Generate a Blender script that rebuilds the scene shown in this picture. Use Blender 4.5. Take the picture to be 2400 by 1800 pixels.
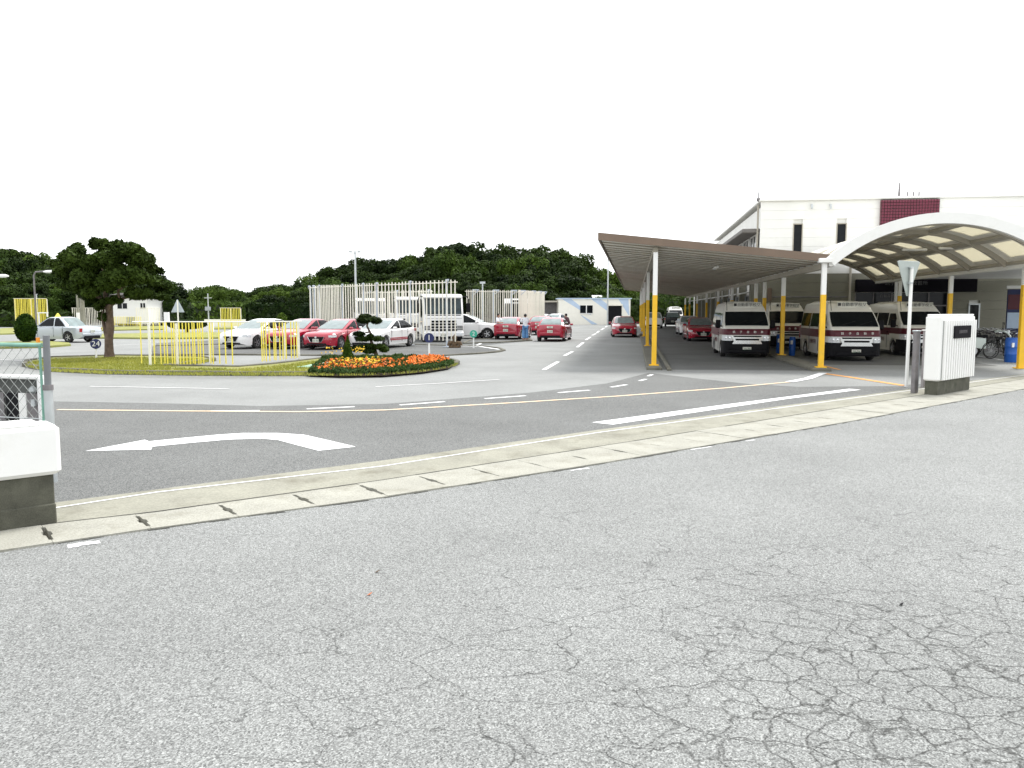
import bpy, bmesh, math, random
import numpy as np
from mathutils import Vector, Matrix

# ------------------------------------------------------------------ camera, sky, sun, exposure
SC = bpy.context.scene
COL = SC.collection
for o in list(bpy.data.objects):
    bpy.data.objects.remove(o)
R = math.radians
FPX, CAMH, YAW, PITCH = 1850.0, 1.95, R(8.8), math.atan(175 / 1850)
cam = bpy.data.cameras.new("camera")
cam.sensor_width = 36
cam.lens = 36 * FPX / 2400
cam.clip_start = 0.05
cam.clip_end = 3000
camo = bpy.data.objects.new("camera", cam)
camo.location = (0, 0, CAMH)
camo.rotation_euler = (R(90) - PITCH, 0, YAW)
COL.objects.link(camo)
SC.camera = camo

SUN_EL, SUN_AZ = 62, 35          # degrees; azimuth clockwise from +Y
W = bpy.data.worlds.new("World")
SC.world = W
W.use_nodes = True
nt = W.node_tree
nt.nodes.clear()
sky = nt.nodes.new("ShaderNodeTexSky")
sky.sky_type = 'NISHITA'
sky.sun_disc = False
sky.sun_elevation = R(SUN_EL)
sky.sun_rotation = R(SUN_AZ)
sky.air_density = 1.0
sky.dust_density = 1.5
sky.ozone_density = 1.0
hs = nt.nodes.new("ShaderNodeHueSaturation")     # an overcast, nearly colourless sky
hs.inputs["Saturation"].default_value = 0.16
bg = nt.nodes.new("ShaderNodeBackground")
bg.inputs["Strength"].default_value = 0.10
wo = nt.nodes.new("ShaderNodeOutputWorld")
nt.links.new(sky.outputs[0], hs.inputs["Color"])
ov = nt.nodes.new("ShaderNodeMix"); ov.data_type = 'RGBA'      # a closed, even white cloud cover
ov.inputs[0].default_value = 0.80
ov.inputs[7].default_value = (7.6, 7.75, 7.9, 1)
nt.links.new(hs.outputs[0], ov.inputs[6])
nt.links.new(ov.outputs[2], bg.inputs["Color"])
nt.links.new(bg.outputs[0], wo.inputs["Surface"])
sun = bpy.data.lights.new("sun", 'SUN')
sun.energy = 1.5
sun.angle = R(16)
sun.color = (1.0, 0.97, 0.92)
suno = bpy.data.objects.new("sun", sun)
d = Vector((math.sin(R(SUN_AZ)) * math.cos(R(SUN_EL)), math.cos(R(SUN_AZ)) * math.cos(R(SUN_EL)), math.sin(R(SUN_EL))))
suno.rotation_euler = d.to_track_quat('Z', 'Y').to_euler()
suno.location = (0, 0, 60)
COL.objects.link(suno)
SC.view_settings.view_transform = 'Standard'
SC.view_settings.look = 'None'
SC.view_settings.gamma = 1
SC.view_settings.use_curve_mapping = False
SC.view_settings.exposure = 1.32
SC.cycles.max_bounces = 6
SC.cycles.transparent_max_bounces = 6

# ------------------------------------------------------------------ measuring: photo pixel -> place in the yard
_cy, _sy, _cp, _sp = math.cos(YAW), math.sin(YAW), math.cos(PITCH), math.sin(PITCH)
_fw = Vector((-_sy * _cp, _cy * _cp, -_sp)); _rt = Vector((_cy, _sy, 0)); _up = Vector((-_sy * _sp, _cy * _sp, _cp))
def _ray(u, v):
    return _fw + _rt * ((u - 1200) / FPX) + _up * ((900 - v) / FPX)
def G(u, v, z=0.0):
    r = _ray(u, v); t = (z - CAMH) / r.z
    return (r.x * t, r.y * t)
def G3(u, v, z=0.0):
    return G(u, v, z) + (z,)
def DY(u, v, Y):
    r = _ray(u, v); t = Y / r.y
    return Vector((r.x * t, Y, CAMH + r.z * t))
def DD(u, v, dist):
    """point at horizontal depth dist along the view axis"""
    r = _ray(u, v); h = -r.x * _sy + r.y * _cy
    t = dist / h
    return Vector((r.x * t, r.y * t, CAMH + r.z * t))

# ------------------------------------------------------------------ materials
MATS = {}
def _new(name):
    m = bpy.data.materials.new(name); m.use_nodes = True
    n = m.node_tree; n.nodes.clear()
    out = n.nodes.new("ShaderNodeOutputMaterial")
    p = n.nodes.new("ShaderNodeBsdfPrincipled")
    n.links.new(p.outputs[0], out.inputs[0])
    MATS[name] = m
    return m, n, p
def _noise(n, vec, scale, detail=3, rough=0.55):
    t = n.nodes.new("ShaderNodeTexNoise")
    t.inputs["Scale"].default_value = scale; t.inputs["Detail"].default_value = detail; t.inputs["Roughness"].default_value = rough
    n.links.new(vec, t.inputs["Vector"])
    return t.outputs["Fac"]
def _ramp(n, fac, stops):
    r = n.nodes.new("ShaderNodeValToRGB")
    e = r.color_ramp.elements
    while len(e) < len(stops): e.new(0.5)
    for i, (p, c) in enumerate(stops):
        e[i].position = p
        e[i].color = (c, c, c, 1) if not isinstance(c, (tuple, list)) else tuple(c) + (1,)
    n.links.new(fac, r.inputs[0])
    return r.outputs[0]
def _math(n, op, a, b=None):
    k = n.nodes.new("ShaderNodeMath"); k.operation = op
    for i, x in enumerate((a, b)):
        if x is None: continue
        if isinstance(x, (int, float)): k.inputs[i].default_value = x
        else: n.links.new(x, k.inputs[i])
    return k.outputs[0]
def _mix(n, fac, a, b, mode='MIX'):
    k = n.nodes.new("ShaderNodeMix"); k.data_type = 'RGBA'; k.blend_type = mode
    if isinstance(fac, (int, float)): k.inputs[0].default_value = fac
    else: n.links.new(fac, k.inputs[0])
    for i, x in ((6, a), (7, b)):
        if isinstance(x, (tuple, list)): k.inputs[i].default_value = tuple(x) + (1,)
        else: n.links.new(x, k.inputs[i])
    return k.outputs[2]
def _bump(n, p, h, strength, dist):
    b = n.nodes.new("ShaderNodeBump"); b.inputs["Strength"].default_value = strength; b.inputs["Distance"].default_value = dist
    n.links.new(h, b.inputs["Height"]); n.links.new(b.outputs[0], p.inputs["Normal"])
def _pos(n):
    return n.nodes.new("ShaderNodeNewGeometry").outputs["Position"]
def _objc(n):
    return n.nodes.new("ShaderNodeTexCoord").outputs["Object"]
def mat(name, col, rough=0.6, metal=0.0, var=0.18, scale=3.0, bump=0.0, coat=0.0, spec=0.5, fine=0.0, dirt=None, world=False):
    m, n, p = _new(name)
    v = _pos(n) if world else _objc(n)
    f = _noise(n, v, scale, 5)
    lo = tuple(c * (1 - var) for c in col); hi = tuple(min(1, c * (1 + var)) for c in col)
    c = _ramp(n, f, [(0.3, lo), (0.7, hi)])
    if fine:
        g = _noise(n, v, scale * 30, 2)
        c = _mix(n, fine, c, _ramp(n, g, [(0.35, tuple(x * 0.5 for x in col)), (0.65, tuple(min(1, x * 1.5) for x in col))]))
    if dirt:
        g = _noise(n, v, scale * 0.7 + 0.6, 8, 0.7)
        c = _mix(n, _ramp(n, g, [(0.52, 0.0), (0.72, 0.8)]), c, dirt)
    n.links.new(c, p.inputs["Base Color"])
    p.inputs["Roughness"].default_value = rough; p.inputs["Metallic"].default_value = metal
    p.inputs["Coat Weight"].default_value = coat; p.inputs["Specular IOR Level"].default_value = spec
    if bump:
        _bump(n, p, _noise(n, v, scale * 12, 3), bump, 0.01)
    return m

def asphalt(name, lo, hi, grain=1.0, cracks=False, patch=0.25, tint=(0.985, 1.012, 0.992)):
    m, n, p = _new(name)
    pos = _pos(n)
    f1 = _noise(n, pos, 150 * grain, 2, 0.7)
    f2 = _noise(n, pos, 260 * grain, 1)
    vor = n.nodes.new("ShaderNodeTexVoronoi"); vor.inputs["Scale"].default_value = 125 * grain
    n.links.new(pos, vor.inputs["Vector"])
    bw = n.nodes.new("ShaderNodeRGBToBW"); n.links.new(vor.outputs["Color"], bw.inputs[0])
    s = _math(n, 'ADD', _math(n, 'MULTIPLY', f1, 0.55), _math(n, 'MULTIPLY', bw.outputs[0], 0.45))
    s = _math(n, 'ADD', _math(n, 'MULTIPLY', s, 0.75), _math(n, 'MULTIPLY', f2, 0.25))
    mid = (lo + hi) / 2
    T = lambda x: tuple(x * t for t in tint)
    c = _ramp(n, s, [(0.30, T(lo)), (0.50, T(mid)), (0.66, T(hi)), (0.76, T(hi * 1.7))])
    big = _noise(n, pos, 0.35, 6, 0.6)
    c = _mix(n, 1.0, c, _ramp(n, big, [(0.3, 1 - patch), (0.7, 1.0 + patch * 0.35)]), 'MULTIPLY')
    h = s
    if cracks:
        px, py = G(2420, 1740)
        wob = n.nodes.new("ShaderNodeTexNoise"); wob.inputs["Scale"].default_value = 5.5; wob.inputs["Detail"].default_value = 5
        n.links.new(pos, wob.inputs["Vector"])
        off = n.nodes.new("ShaderNodeVectorMath"); off.operation = 'SCALE'; off.inputs["Scale"].default_value = 0.16
        n.links.new(wob.outputs["Color"], off.inputs[0])
        add = n.nodes.new("ShaderNodeVectorMath"); add.operation = 'ADD'
        n.links.new(pos, add.inputs[0]); n.links.new(off.outputs[0], add.inputs[1])
        dist = n.nodes.new("ShaderNodeVectorMath"); dist.operation = 'DISTANCE'
        dist.inputs[1].default_value = (px, py, 0); n.links.new(pos, dist.inputs[0])
        # alligator cracking, strongest round one worn spot of the road
        def crack(scale, width, rot, sx):
            mp = n.nodes.new("ShaderNodeMapping"); mp.inputs["Rotation"].default_value = (0, 0, rot); mp.inputs["Scale"].default_value = (sx, 1, 1)
            n.links.new(add.outputs[0], mp.inputs["Vector"])
            v = n.nodes.new("ShaderNodeTexVoronoi"); v.feature = 'DISTANCE_TO_EDGE'; v.inputs["Scale"].default_value = scale
            n.links.new(mp.outputs[0], v.inputs["Vector"])
            return _ramp(n, v.outputs["Distance"], [(0.0, 1.0), (width, 0.0)])
        near = _math(n, 'SUBTRACT', 1.20, _math(n, 'MULTIPLY', dist.outputs["Value"], 0.42))
        patchy = _noise(n, pos, 0.9, 4, 0.6)
        m1 = _ramp(n, _math(n, 'ADD', near, _math(n, 'MULTIPLY', patchy, 0.5)), [(0.45, 0.0), (0.95, 1.0)])
        k1 = _math(n, 'MULTIPLY', crack(5.0, 0.042, 0.7, 0.85), m1)
        near2 = _math(n, 'SUBTRACT', 1.12, _math(n, 'MULTIPLY', dist.outputs["Value"], 0.15))
        m2 = _ramp(n, _math(n, 'ADD', near2, _math(n, 'SUBTRACT', patchy, 0.45)), [(0.40, 0.0), (0.85, 1.0)])
        k2 = _math(n, 'MULTIPLY', crack(2.6, 0.012, -0.85, 0.55), m2)
        m3 = _ramp(n, _noise(n, pos, 0.5, 3), [(0.50, 0.0), (0.64, 0.55)])
        k3 = _math(n, 'MULTIPLY', crack(1.25, 0.006, 0.3, 0.6), m3)
        k = _math(n, 'MAXIMUM', _math(n, 'MAXIMUM', k1, k2), k3)
        k = _math(n, 'MULTIPLY', k, _ramp(n, _noise(n, pos, 22, 3), [(0.25, 0.25), (0.6, 1.0)]))
        worn = _ramp(n, near, [(0.2, 0.0), (1.0, 0.16)])
        c = _mix(n, worn, c, _mix(n, 1.0, c, (0.62, 0.64, 0.62), 'MULTIPLY'))
        c = _mix(n, _math(n, 'MULTIPLY', k, 0.86), c, (0.018, 0.018, 0.016))
        h = _math(n, 'SUBTRACT', s, _math(n, 'MULTIPLY', k, 1.2))
    n.links.new(c, p.inputs["Base Color"])
    p.inputs["Roughness"].default_value = 0.88
    p.inputs["Specular IOR Level"].default_value = 0.3
    _bump(n, p, h, 0.7, 0.006)
    return m

def foliage(name, dark, light, trans=0.25, scale=1.3):
    m, n, p = _new(name)
    info = n.nodes.new("ShaderNodeObjectInfo")
    v = _objc(n)
    f = _noise(n, v, scale, 3)
    f2 = _noise(n, v, scale * 9, 2)
    s = _math(n, 'ADD', _math(n, 'MULTIPLY', f, 0.6), _math(n, 'MULTIPLY', f2, 0.4))
    s = _math(n, 'ADD', s, _math(n, 'MULTIPLY', _math(n, 'SUBTRACT', info.outputs["Random"], 0.5), 0.22))
    c = _ramp(n, s, [(0.34, dark), (0.52, tuple((a + b) / 2 for a, b in zip(dark, light))), (0.70, light)])
    n.links.new(c, p.inputs["Base Color"])
    p.inputs["Roughness"].default_value = 0.6
    p.inputs["Specular IOR Level"].default_value = 0.06
    tr = n.nodes.new("ShaderNodeBsdfTranslucent")
    n.links.new(c, tr.inputs["Color"])
    mx = n.nodes.new("ShaderNodeMixShader"); mx.inputs[0].default_value = trans
    out = [x for x in n.nodes if x.type == 'OUTPUT_MATERIAL'][0]
    n.links.new(p.outputs[0], mx.inputs[1]); n.links.new(tr.outputs[0], mx.inputs[2]); n.links.new(mx.outputs[0], out.inputs[0])
    return m

road_m = asphalt("old_asphalt", 0.055, 0.385, 1.0, cracks=True, patch=0.17)
yard_m = asphalt("yard_asphalt", 0.19, 0.31, 0.7, patch=0.18)
dark_m = asphalt("dark_asphalt", 0.035, 0.25, 0.8, patch=0.2)
shaded_floor_m = asphalt("asphalt_painted_shade", 0.09, 0.18, 0.8, patch=0.3)  # yard asphalt with the canopy shade put into a darker colour
island_m = asphalt("island_asphalt", 0.085, 0.17, 0.8, patch=0.3)  # islands and parking row, an asphalt darker in itself
conc_m = mat("concrete", (0.25, 0.245, 0.20), 0.9, var=0.2, scale=1.6, bump=0.25, fine=0.25, dirt=(0.13, 0.12, 0.085), world=True)
gut_m = mat("gutter_concrete", (0.305, 0.30, 0.26), 0.92, var=0.16, scale=2.2, bump=0.3, fine=0.35, dirt=(0.20, 0.19, 0.15), world=True)
plinth_m = mat("weathered_plinth_concrete", (0.085, 0.085, 0.065), 0.95, var=0.5, scale=3.5, bump=0.4, fine=0.25, dirt=(0.035, 0.04, 0.025))
kerb_m = mat("kerb_concrete", (0.13, 0.125, 0.10), 0.92, var=0.3, scale=2.5, bump=0.3, fine=0.3, dirt=(0.07, 0.07, 0.05), world=True)
grit_m = mat("gap_dirt", (0.02, 0.02, 0.018), 1.0)
white_line = mat("white_road_paint", (0.78, 0.79, 0.80), 0.7, var=0.06, scale=6, fine=0.12, dirt=(0.5, 0.5, 0.5), world=True)
worn_line = mat("worn_white_road_paint", (0.60, 0.60, 0.60), 0.8, var=0.2, scale=6, fine=0.35, dirt=(0.3, 0.3, 0.3), world=True)
peach_line = mat("faded_orange_road_paint", (0.78, 0.58, 0.40), 0.8, var=0.15, scale=4, fine=0.25, dirt=(0.62, 0.56, 0.48), world=True)
orange_line = mat("orange_road_paint", (0.72, 0.33, 0.09), 0.8, var=0.2, scale=4, fine=0.25, dirt=(0.4, 0.25, 0.13), world=True)
lawn_m = mat("lawn_soil", (0.22, 0.23, 0.06), 0.95, var=0.35, scale=0.8, bump=0.4, fine=0.4, dirt=(0.27, 0.21, 0.08), world=True)
earth_m = mat("rough_ground", (0.16, 0.17, 0.08), 0.95, var=0.4, scale=0.15, fine=0.3, world=True)
hill_m = mat("wooded_slope", (0.03, 0.045, 0.018), 0.95, var=0.4, scale=0.3, fine=0.3, world=True)
white_m = mat("white_paint", (0.80, 0.80, 0.78), 0.45, var=0.03, scale=2, dirt=(0.72, 0.72, 0.68))
shaded_siding_m = mat("siding_painted_shade", (0.19, 0.185, 0.145), 0.8, var=0.08, scale=0.8, bump=0.05)  # siding below the canopies, their shade put into the colour
wall_m = mat("white_siding", (0.78, 0.78, 0.75), 0.7, var=0.04, scale=0.6, bump=0.05, dirt=(0.72, 0.72, 0.68))
cream_m = mat("cream_paint", (0.80, 0.77, 0.67), 0.55, var=0.06, scale=2)
yel_m = mat("yellow_post_paint", (0.80, 0.47, 0.015), 0.5, var=0.1, scale=2.2, dirt=(0.62, 0.40, 0.05))
ypole_m = mat("yellow_pole_paint", (0.84, 0.72, 0.10), 0.5, var=0.06, scale=3)
grey_m = mat("grey_steel", (0.33, 0.36, 0.40), 0.5, metal=0.2, var=0.1, scale=3)
dgrey_m = mat("dark_grey_steel", (0.17, 0.16, 0.165), 0.55, var=0.25, scale=5, dirt=(0.2, 0.17, 0.15))
post_m = mat("pale_blue_grey_paint", (0.50, 0.55, 0.62), 0.5, var=0.08, scale=3)
galv_m = mat("galvanised_steel", (0.50, 0.53, 0.54), 0.45, metal=0.5, var=0.12, scale=4)
green_m = mat("green_rail_coating", (0.20, 0.40, 0.32), 0.5, var=0.15, scale=5)
brown_m = mat("brown_fascia_sheet", (0.17, 0.12, 0.085), 0.55, var=0.12, scale=1.2)
soffit_m = mat("soffit_sheet", (0.82, 0.79, 0.71), 0.7, var=0.12, scale=0.8, dirt=(0.68, 0.63, 0.53), world=True)
purlin_m = mat("purlin_paint", (0.36, 0.31, 0.25), 0.7, var=0.15, scale=1)
beam_m = mat("beige_beam_paint", (0.40, 0.37, 0.31), 0.6, var=0.1, scale=1)
maroon_m = mat("maroon_tile", (0.13, 0.014, 0.035), 0.35, var=0.2, scale=6)
skyl_m, _n, _p = _new("skylight_sheet")
_p.inputs["Base Color"].default_value = (0.74, 0.72, 0.63, 1); _p.inputs["Roughness"].default_value = 0.5
_t = _n.nodes.new("ShaderNodeBsdfTranslucent"); _t.inputs[0].default_value = (0.76, 0.73, 0.62, 1)
_x = _n.nodes.new("ShaderNodeMixShader"); _x.inputs[0].default_value = 0.62
_n.links.new(_p.outputs[0], _x.inputs[1]); _n.links.new(_t.outputs[0], _x.inputs[2])
_n.links.new(_x.outputs[0], [q for q in _n.nodes if q.type == 'OUTPUT_MATERIAL'][0].inputs[0])
glass_m = mat("dark_glass", (0.008, 0.010, 0.012), 0.06, var=0.2, spec=0.15)
glass_l = mat("car_glass", (0.17, 0.22, 0.22), 0.05, var=0.25, spec=0.85)  # pale base puts the reflected sky into the windscreen colour
black_m = mat("black_plastic", (0.009, 0.009, 0.011), 0.6, var=0.2, spec=0.12)
sign_m = mat("black_sign_board", (0.010, 0.009, 0.012), 0.7, var=0.1, spec=0.06)
tyre_m = mat("tyre_rubber", (0.018, 0.018, 0.018), 0.85, var=0.2)
rim_m = mat("alloy", (0.55, 0.56, 0.58), 0.3, metal=0.8, var=0.05)
chrome_m = mat("chrome", (0.72, 0.73, 0.75), 0.16, metal=0.9, var=0.03)
screen_m = mat("truck_screen_glass", (0.035, 0.05, 0.055), 0.06, var=0.5, scale=2.5, spec=0.25)
wire_m = mat("dull_wire", (0.30, 0.32, 0.31), 0.6, metal=0.3)
upost_m = mat("dull_post_zinc", (0.17, 0.18, 0.19), 0.6, metal=0.2, var=0.15, scale=5)
lamp_m = mat("headlight_lens", (0.72, 0.75, 0.78), 0.08, var=0.25, scale=14, spec=0.8)
tail_m = mat("red_lens", (0.36, 0.008, 0.012), 0.15, var=0.15)
amber_m = mat("amber_lens", (0.75, 0.27, 0.02), 0.25)
cwhite_m = mat("white_car_paint", (0.80, 0.80, 0.80), 0.22, var=0.01, coat=0.6)
cred_m = mat("red_car_paint", (0.34, 0.006, 0.028), 0.2, var=0.03, coat=0.8)
csilver_m = mat("silver_car_paint", (0.50, 0.54, 0.58), 0.25, metal=0.35, var=0.03, coat=0.6)
vcream_m = mat("white_van_paint", (0.80, 0.79, 0.74), 0.25, var=0.02, coat=0.5)
cmaroon_m = mat("maroon_car_paint", (0.085, 0.006, 0.016), 0.4, var=0.04, coat=0.1, spec=0.3)
cblack_m = mat("black_car_paint", (0.012, 0.012, 0.014), 0.2, coat=0.6)
bark_m = mat("bark", (0.12, 0.085, 0.065), 0.95, var=0.4, scale=7, bump=0.8)
pine_m = foliage("dark_pine_leaves", (0.005, 0.013, 0.004), (0.055, 0.088, 0.014), 0.12, 0.9)
wood_m = foliage("woodland_leaves", (0.005, 0.012, 0.004), (0.040, 0.068, 0.012), 0.10, 0.35)
wood2_m = foliage("lighter_woodland_leaves", (0.014, 0.032, 0.006), (0.080, 0.130, 0.018), 0.15, 0.4)
bush_m = foliage("clipped_bush_leaves", (0.008, 0.024, 0.003), (0.055, 0.105, 0.008), 0.2, 2.0)
cone_m = foliage("bright_conifer_leaves", (0.030, 0.060, 0.006), (0.13, 0.19, 0.025), 0.2, 3.0)
hedge_m = foliage("hedge_leaves", (0.006, 0.015, 0.004), (0.035, 0.062, 0.010), 0.15, 0.8)
bed_m = foliage("bedding_leaves", (0.020, 0.045, 0.012), (0.11, 0.17, 0.05), 0.3, 3.0)
grassb_m = foliage("grass_blades", (0.17, 0.20, 0.03), (0.40, 0.39, 0.09), 0.3, 0.9)
forange_m = mat("orange_petals", (0.72, 0.17, 0.008), 0.7, var=0.25, scale=12)
fyellow_m = mat("yellow_petals", (0.80, 0.52, 0.03), 0.7, var=0.2, scale=12)
frust_m = mat("rust_petals", (0.50, 0.13, 0.03), 0.7, var=0.35, scale=12)
blue_m = mat("blue_plastic", (0.015, 0.10, 0.42), 0.4, var=0.08)
navy_m = mat("navy_sign_paint", (0.008, 0.015, 0.085), 0.5)
teal_m = mat("green_sign_paint", (0.04, 0.36, 0.25), 0.5)
lblue_m = mat("light_blue_paint", (0.46, 0.57, 0.72), 0.6, var=0.05)
skin_m = mat("skin", (0.50, 0.30, 0.21), 0.6, var=0.05)
hair_m = mat("black_hair", (0.012, 0.010, 0.010), 0.6)
jean_m = mat("blue_denim", (0.10, 0.24, 0.46), 0.85, var=0.2, scale=9)
cloth_w = mat("white_cloth", (0.74, 0.76, 0.80), 0.85, var=0.05)
cloth_b = mat("black_cloth", (0.016, 0.016, 0.02), 0.85)
cloth_d = mat("dark_maroon_cloth", (0.05, 0.012, 0.02), 0.85)
mint_m = mat("pale_green_sheet", (0.30, 0.48, 0.36), 0.6, var=0.15)
scoot_m = mat("mint_white_plastic", (0.66, 0.74, 0.70), 0.3, var=0.04)
oldwood_m = mat("old_wood", (0.10, 0.065, 0.035), 0.9, var=0.4, scale=9, bump=0.5)
roofgrey_m = mat("grey_roof_sheet", (0.16, 0.15, 0.14), 0.7, var=0.1)
tan_m = mat("faded_plate_paint", (0.62, 0.62, 0.56), 0.5)
# ------------------------------------------------------------------ geometry helpers
class MB:
    def __init__(s):
        s.v = []; s.f = []
    def add(s, vs, fs):
        b = len(s.v); s.v += [tuple(x) for x in vs]; s.f += [tuple(b + i for i in f) for f in fs]; return s
    def box(s, c, sz, rz=0.0, bev=0.0):
        """box by centre and size; bev chamfers the vertical and top edges"""
        hx, hy, hz = sz[0] / 2, sz[1] / 2, sz[2] / 2
        if bev <= 0:
            loops = [[(-hx, -hy, -hz), (hx, -hy, -hz), (hx, hy, -hz), (-hx, hy, -hz)], [(-hx, -hy, hz), (hx, -hy, hz), (hx, hy, hz), (-hx, hy, hz)]]
        else:
            def lp(i, z):
                a, b, e = hx - i, hy - i, bev
                return [(-a + e, -b, z), (a - e, -b, z), (a, -b + e, z), (a, b - e, z), (a - e, b, z), (-a + e, b, z), (-a, b - e, z), (-a, -b + e, z)]
            loops = [lp(bev, -hz), lp(0, -hz + bev), lp(0, hz - bev), lp(bev, hz)]
        ca, sa = math.cos(rz), math.sin(rz)
        loops = [[(c[0] + x * ca - y * sa, c[1] + x * sa + y * ca, c[2] + z) for x, y, z in l] for l in loops]
        return s.loft(loops)
    def loft(s, rings, cap=True, closed=True):
        n = len(rings[0]); b = len(s.v)
        for r in rings: s.v += [tuple(p) for p in r]
        m = n if closed else n - 1
        for i in range(len(rings) - 1):
            for j in range(m):
                k = (j + 1) % n
                s.f.append((b + i * n + j, b + i * n + k, b + (i + 1) * n + k, b + (i + 1) * n + j))
        if cap and closed:
            s.f.append(tuple(b + j for j in reversed(range(n))))
            e = b + (len(rings) - 1) * n
            s.f.append(tuple(e + j for j in range(n)))
        return s
    def tube(s, pts, r, n=8, cap=True):
        """tube along points; r is one radius or one per point"""
        pts = [Vector(p) for p in pts]
        rs = [r] * len(pts) if isinstance(r, (int, float)) else list(r)
        rings = []
        ref = None
        for i, p in enumerate(pts):
            t = (pts[min(i + 1, len(pts) - 1)] - pts[max(i - 1, 0)]).normalized()
            if ref is None:
                ref = Vector((0, 0, 1)) if abs(t.z) < 0.9 else Vector((1, 0, 0))
            a = (ref - t * ref.dot(t)).normalized(); ref = a
            bb = t.cross(a)
            rings.append([p + (a * math.cos(2 * math.pi * k / n) + bb * math.sin(2 * math.pi * k / n)) * rs[i] for k in range(n)])
        return s.loft(rings, cap)
    def bar(s, p, q, w, h, up=(0, 0, 1)):
        """rectangular bar from p to q"""
        p, q = Vector(p), Vector(q); t = (q - p).normalized(); u = Vector(up)
        if abs(t.dot(u)) > 0.95: u = Vector((1, 0, 0))
        a = t.cross(u).normalized(); b = a.cross(t).normalized()
        rr = [[e + a * (w / 2 * i) + b * (h / 2 * j) for i, j in ((-1, -1), (1, -1), (1, 1), (-1, 1))] for e in (p, q)]
        return s.loft(rr)
    def lathe(s, prof, c=(0, 0, 0), n=20, axis='z', cap=True):
        rings = []
        for r, h in prof:
            ring = []
            for k in range(n):
                a = 2 * math.pi * k / n; x, y = r * math.cos(a), r * math.sin(a)
                ring.append((c[0] + x, c[1] + y, c[2] + h) if axis == 'z' else (c[0] + x, c[1] + h, c[2] + y))
            rings.append(ring)
        return s.loft(rings, cap)
    def prism(s, poly, z0, z1):
        """upright prism over a plan polygon; its cap may be concave"""
        n = len(poly); b = len(s.v)
        s.v += [(x, y, z0) for x, y in poly] + [(x, y, z1) for x, y in poly]
        for j in range(n):
            k = (j + 1) % n; s.f.append((b + j, b + k, b + n + k, b + n + j))
        s.f.append(tuple(b + j for j in reversed(range(n)))); s.f.append(tuple(b + n + j for j in range(n)))
        return s
    def flat(s, poly, z=0.0):
        b = len(s.v); s.v += [(p[0], p[1], z) for p in poly]; s.f.append(tuple(range(b, b + len(poly)))); return s
    def ribbon(s, pts, w, z):
        """painted line of width w along plan points"""
        pts = [Vector((p[0], p[1])) for p in pts]; L = []; Rr = []
        for i, p in enumerate(pts):
            t = (pts[min(i + 1, len(pts) - 1)] - pts[max(i - 1, 0)]).normalized(); nn = Vector((-t.y, t.x)) * (w / 2)
            L.append((p.x + nn.x, p.y + nn.y, z)); Rr.append((p.x - nn.x, p.y - nn.y, z))
        b = len(s.v); n = len(pts); s.v += L + Rr
        for i in range(n - 1): s.f.append((b + n + i, b + n + i + 1, b + i + 1, b + i))
        return s
    def wall(s, pts, w, z0, z1, close=False):
        """upright strip of width w along plan points (a kerb)"""
        pts = [Vector((p[0], p[1])) for p in pts]; n = len(pts); rings = []
        for i, p in enumerate(pts):
            if close: a, c = pts[i - 1], pts[(i + 1) % n]
            else: a, c = pts[max(i - 1, 0)], pts[min(i + 1, n - 1)]
            t = (c - a).normalized(); nn = Vector((-t.y, t.x)) * (w / 2)
            rings.append([(p.x + nn.x, p.y + nn.y, z0), (p.x - nn.x, p.y - nn.y, z0), (p.x - nn.x, p.y - nn.y, z1 - 0.02), (p.x - nn.x * 0.8, p.y - nn.y * 0.8, z1), (p.x + nn.x * 0.8, p.y + nn.y * 0.8, z1), (p.x + nn.x, p.y + nn.y, z1 - 0.02)])
        if close: rings.append(rings[0])
        return s.loft(rings, not close)
    def xform(s, M):
        s.v = [tuple(M @ Vector(p)) for p in s.v]; return s
    def mesh(s, name, m, smooth=None):
        me = bpy.data.meshes.new(name)
        me.from_pydata(s.v, [], s.f)
        bm = bmesh.new(); bm.from_mesh(me)
        bmesh.ops.recalc_face_normals(bm, faces=bm.faces); bm.to_mesh(me); bm.free()
        if m: me.materials.append(m)
        if smooth is not None:
            me.polygons.foreach_set("use_smooth", [True] * len(me.polygons))
            me.set_sharp_from_angle(angle=R(smooth))
        me.update()
        return me

def link(name, me, parent=None, loc=(0, 0, 0), rz=0.0):
    o = bpy.data.objects.new(name, me); COL.objects.link(o)
    o.location = loc; o.rotation_euler = (0, 0, rz)
    if parent is not None: o.parent = parent
    return o
def tag(o, label, cat, group=None, kind=None):
    o["label"] = label; o["category"] = cat
    if group: o["group"] = group
    if kind: o["kind"] = kind
    return o
def thing(name, label, cat, loc=(0, 0, 0), rz=0.0, group=None):
    o = link(name, None, None, loc, rz); o.empty_display_size = 0.1
    return tag(o, label, cat, group)
def part(parent, name, mb, m, smooth=None, world=False):
    if world:
        M = Matrix.Translation(parent.location) @ Matrix.Rotation(parent.rotation_euler[2], 4, 'Z')
        mb.xform(M.inverted())
    return link(name, mb.mesh(name, m, smooth), parent)
def structure(name, mb, m, parent=None, smooth=None, kind="structure"):
    o = link(name, mb.mesh(name, m, smooth), parent)
    if parent is None: o["kind"] = kind
    return o
def sub(p, name, mb, m, smooth=None):
    """a sub-part: its mesh is given in the same coordinates as its part"""
    return link(name, mb.mesh(name, m, smooth), p)
def dup(root, loc, rz, label, group=None):
    r = root.copy(); COL.objects.link(r); r.location = loc; r.rotation_euler = (0, 0, rz); r["label"] = label
    if group: r["group"] = group
    def rec(a, b):
        for ch in a.children:
            c = ch.copy(); COL.objects.link(c); c.parent = b; rec(ch, c)
    rec(root, r)
    return r
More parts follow.
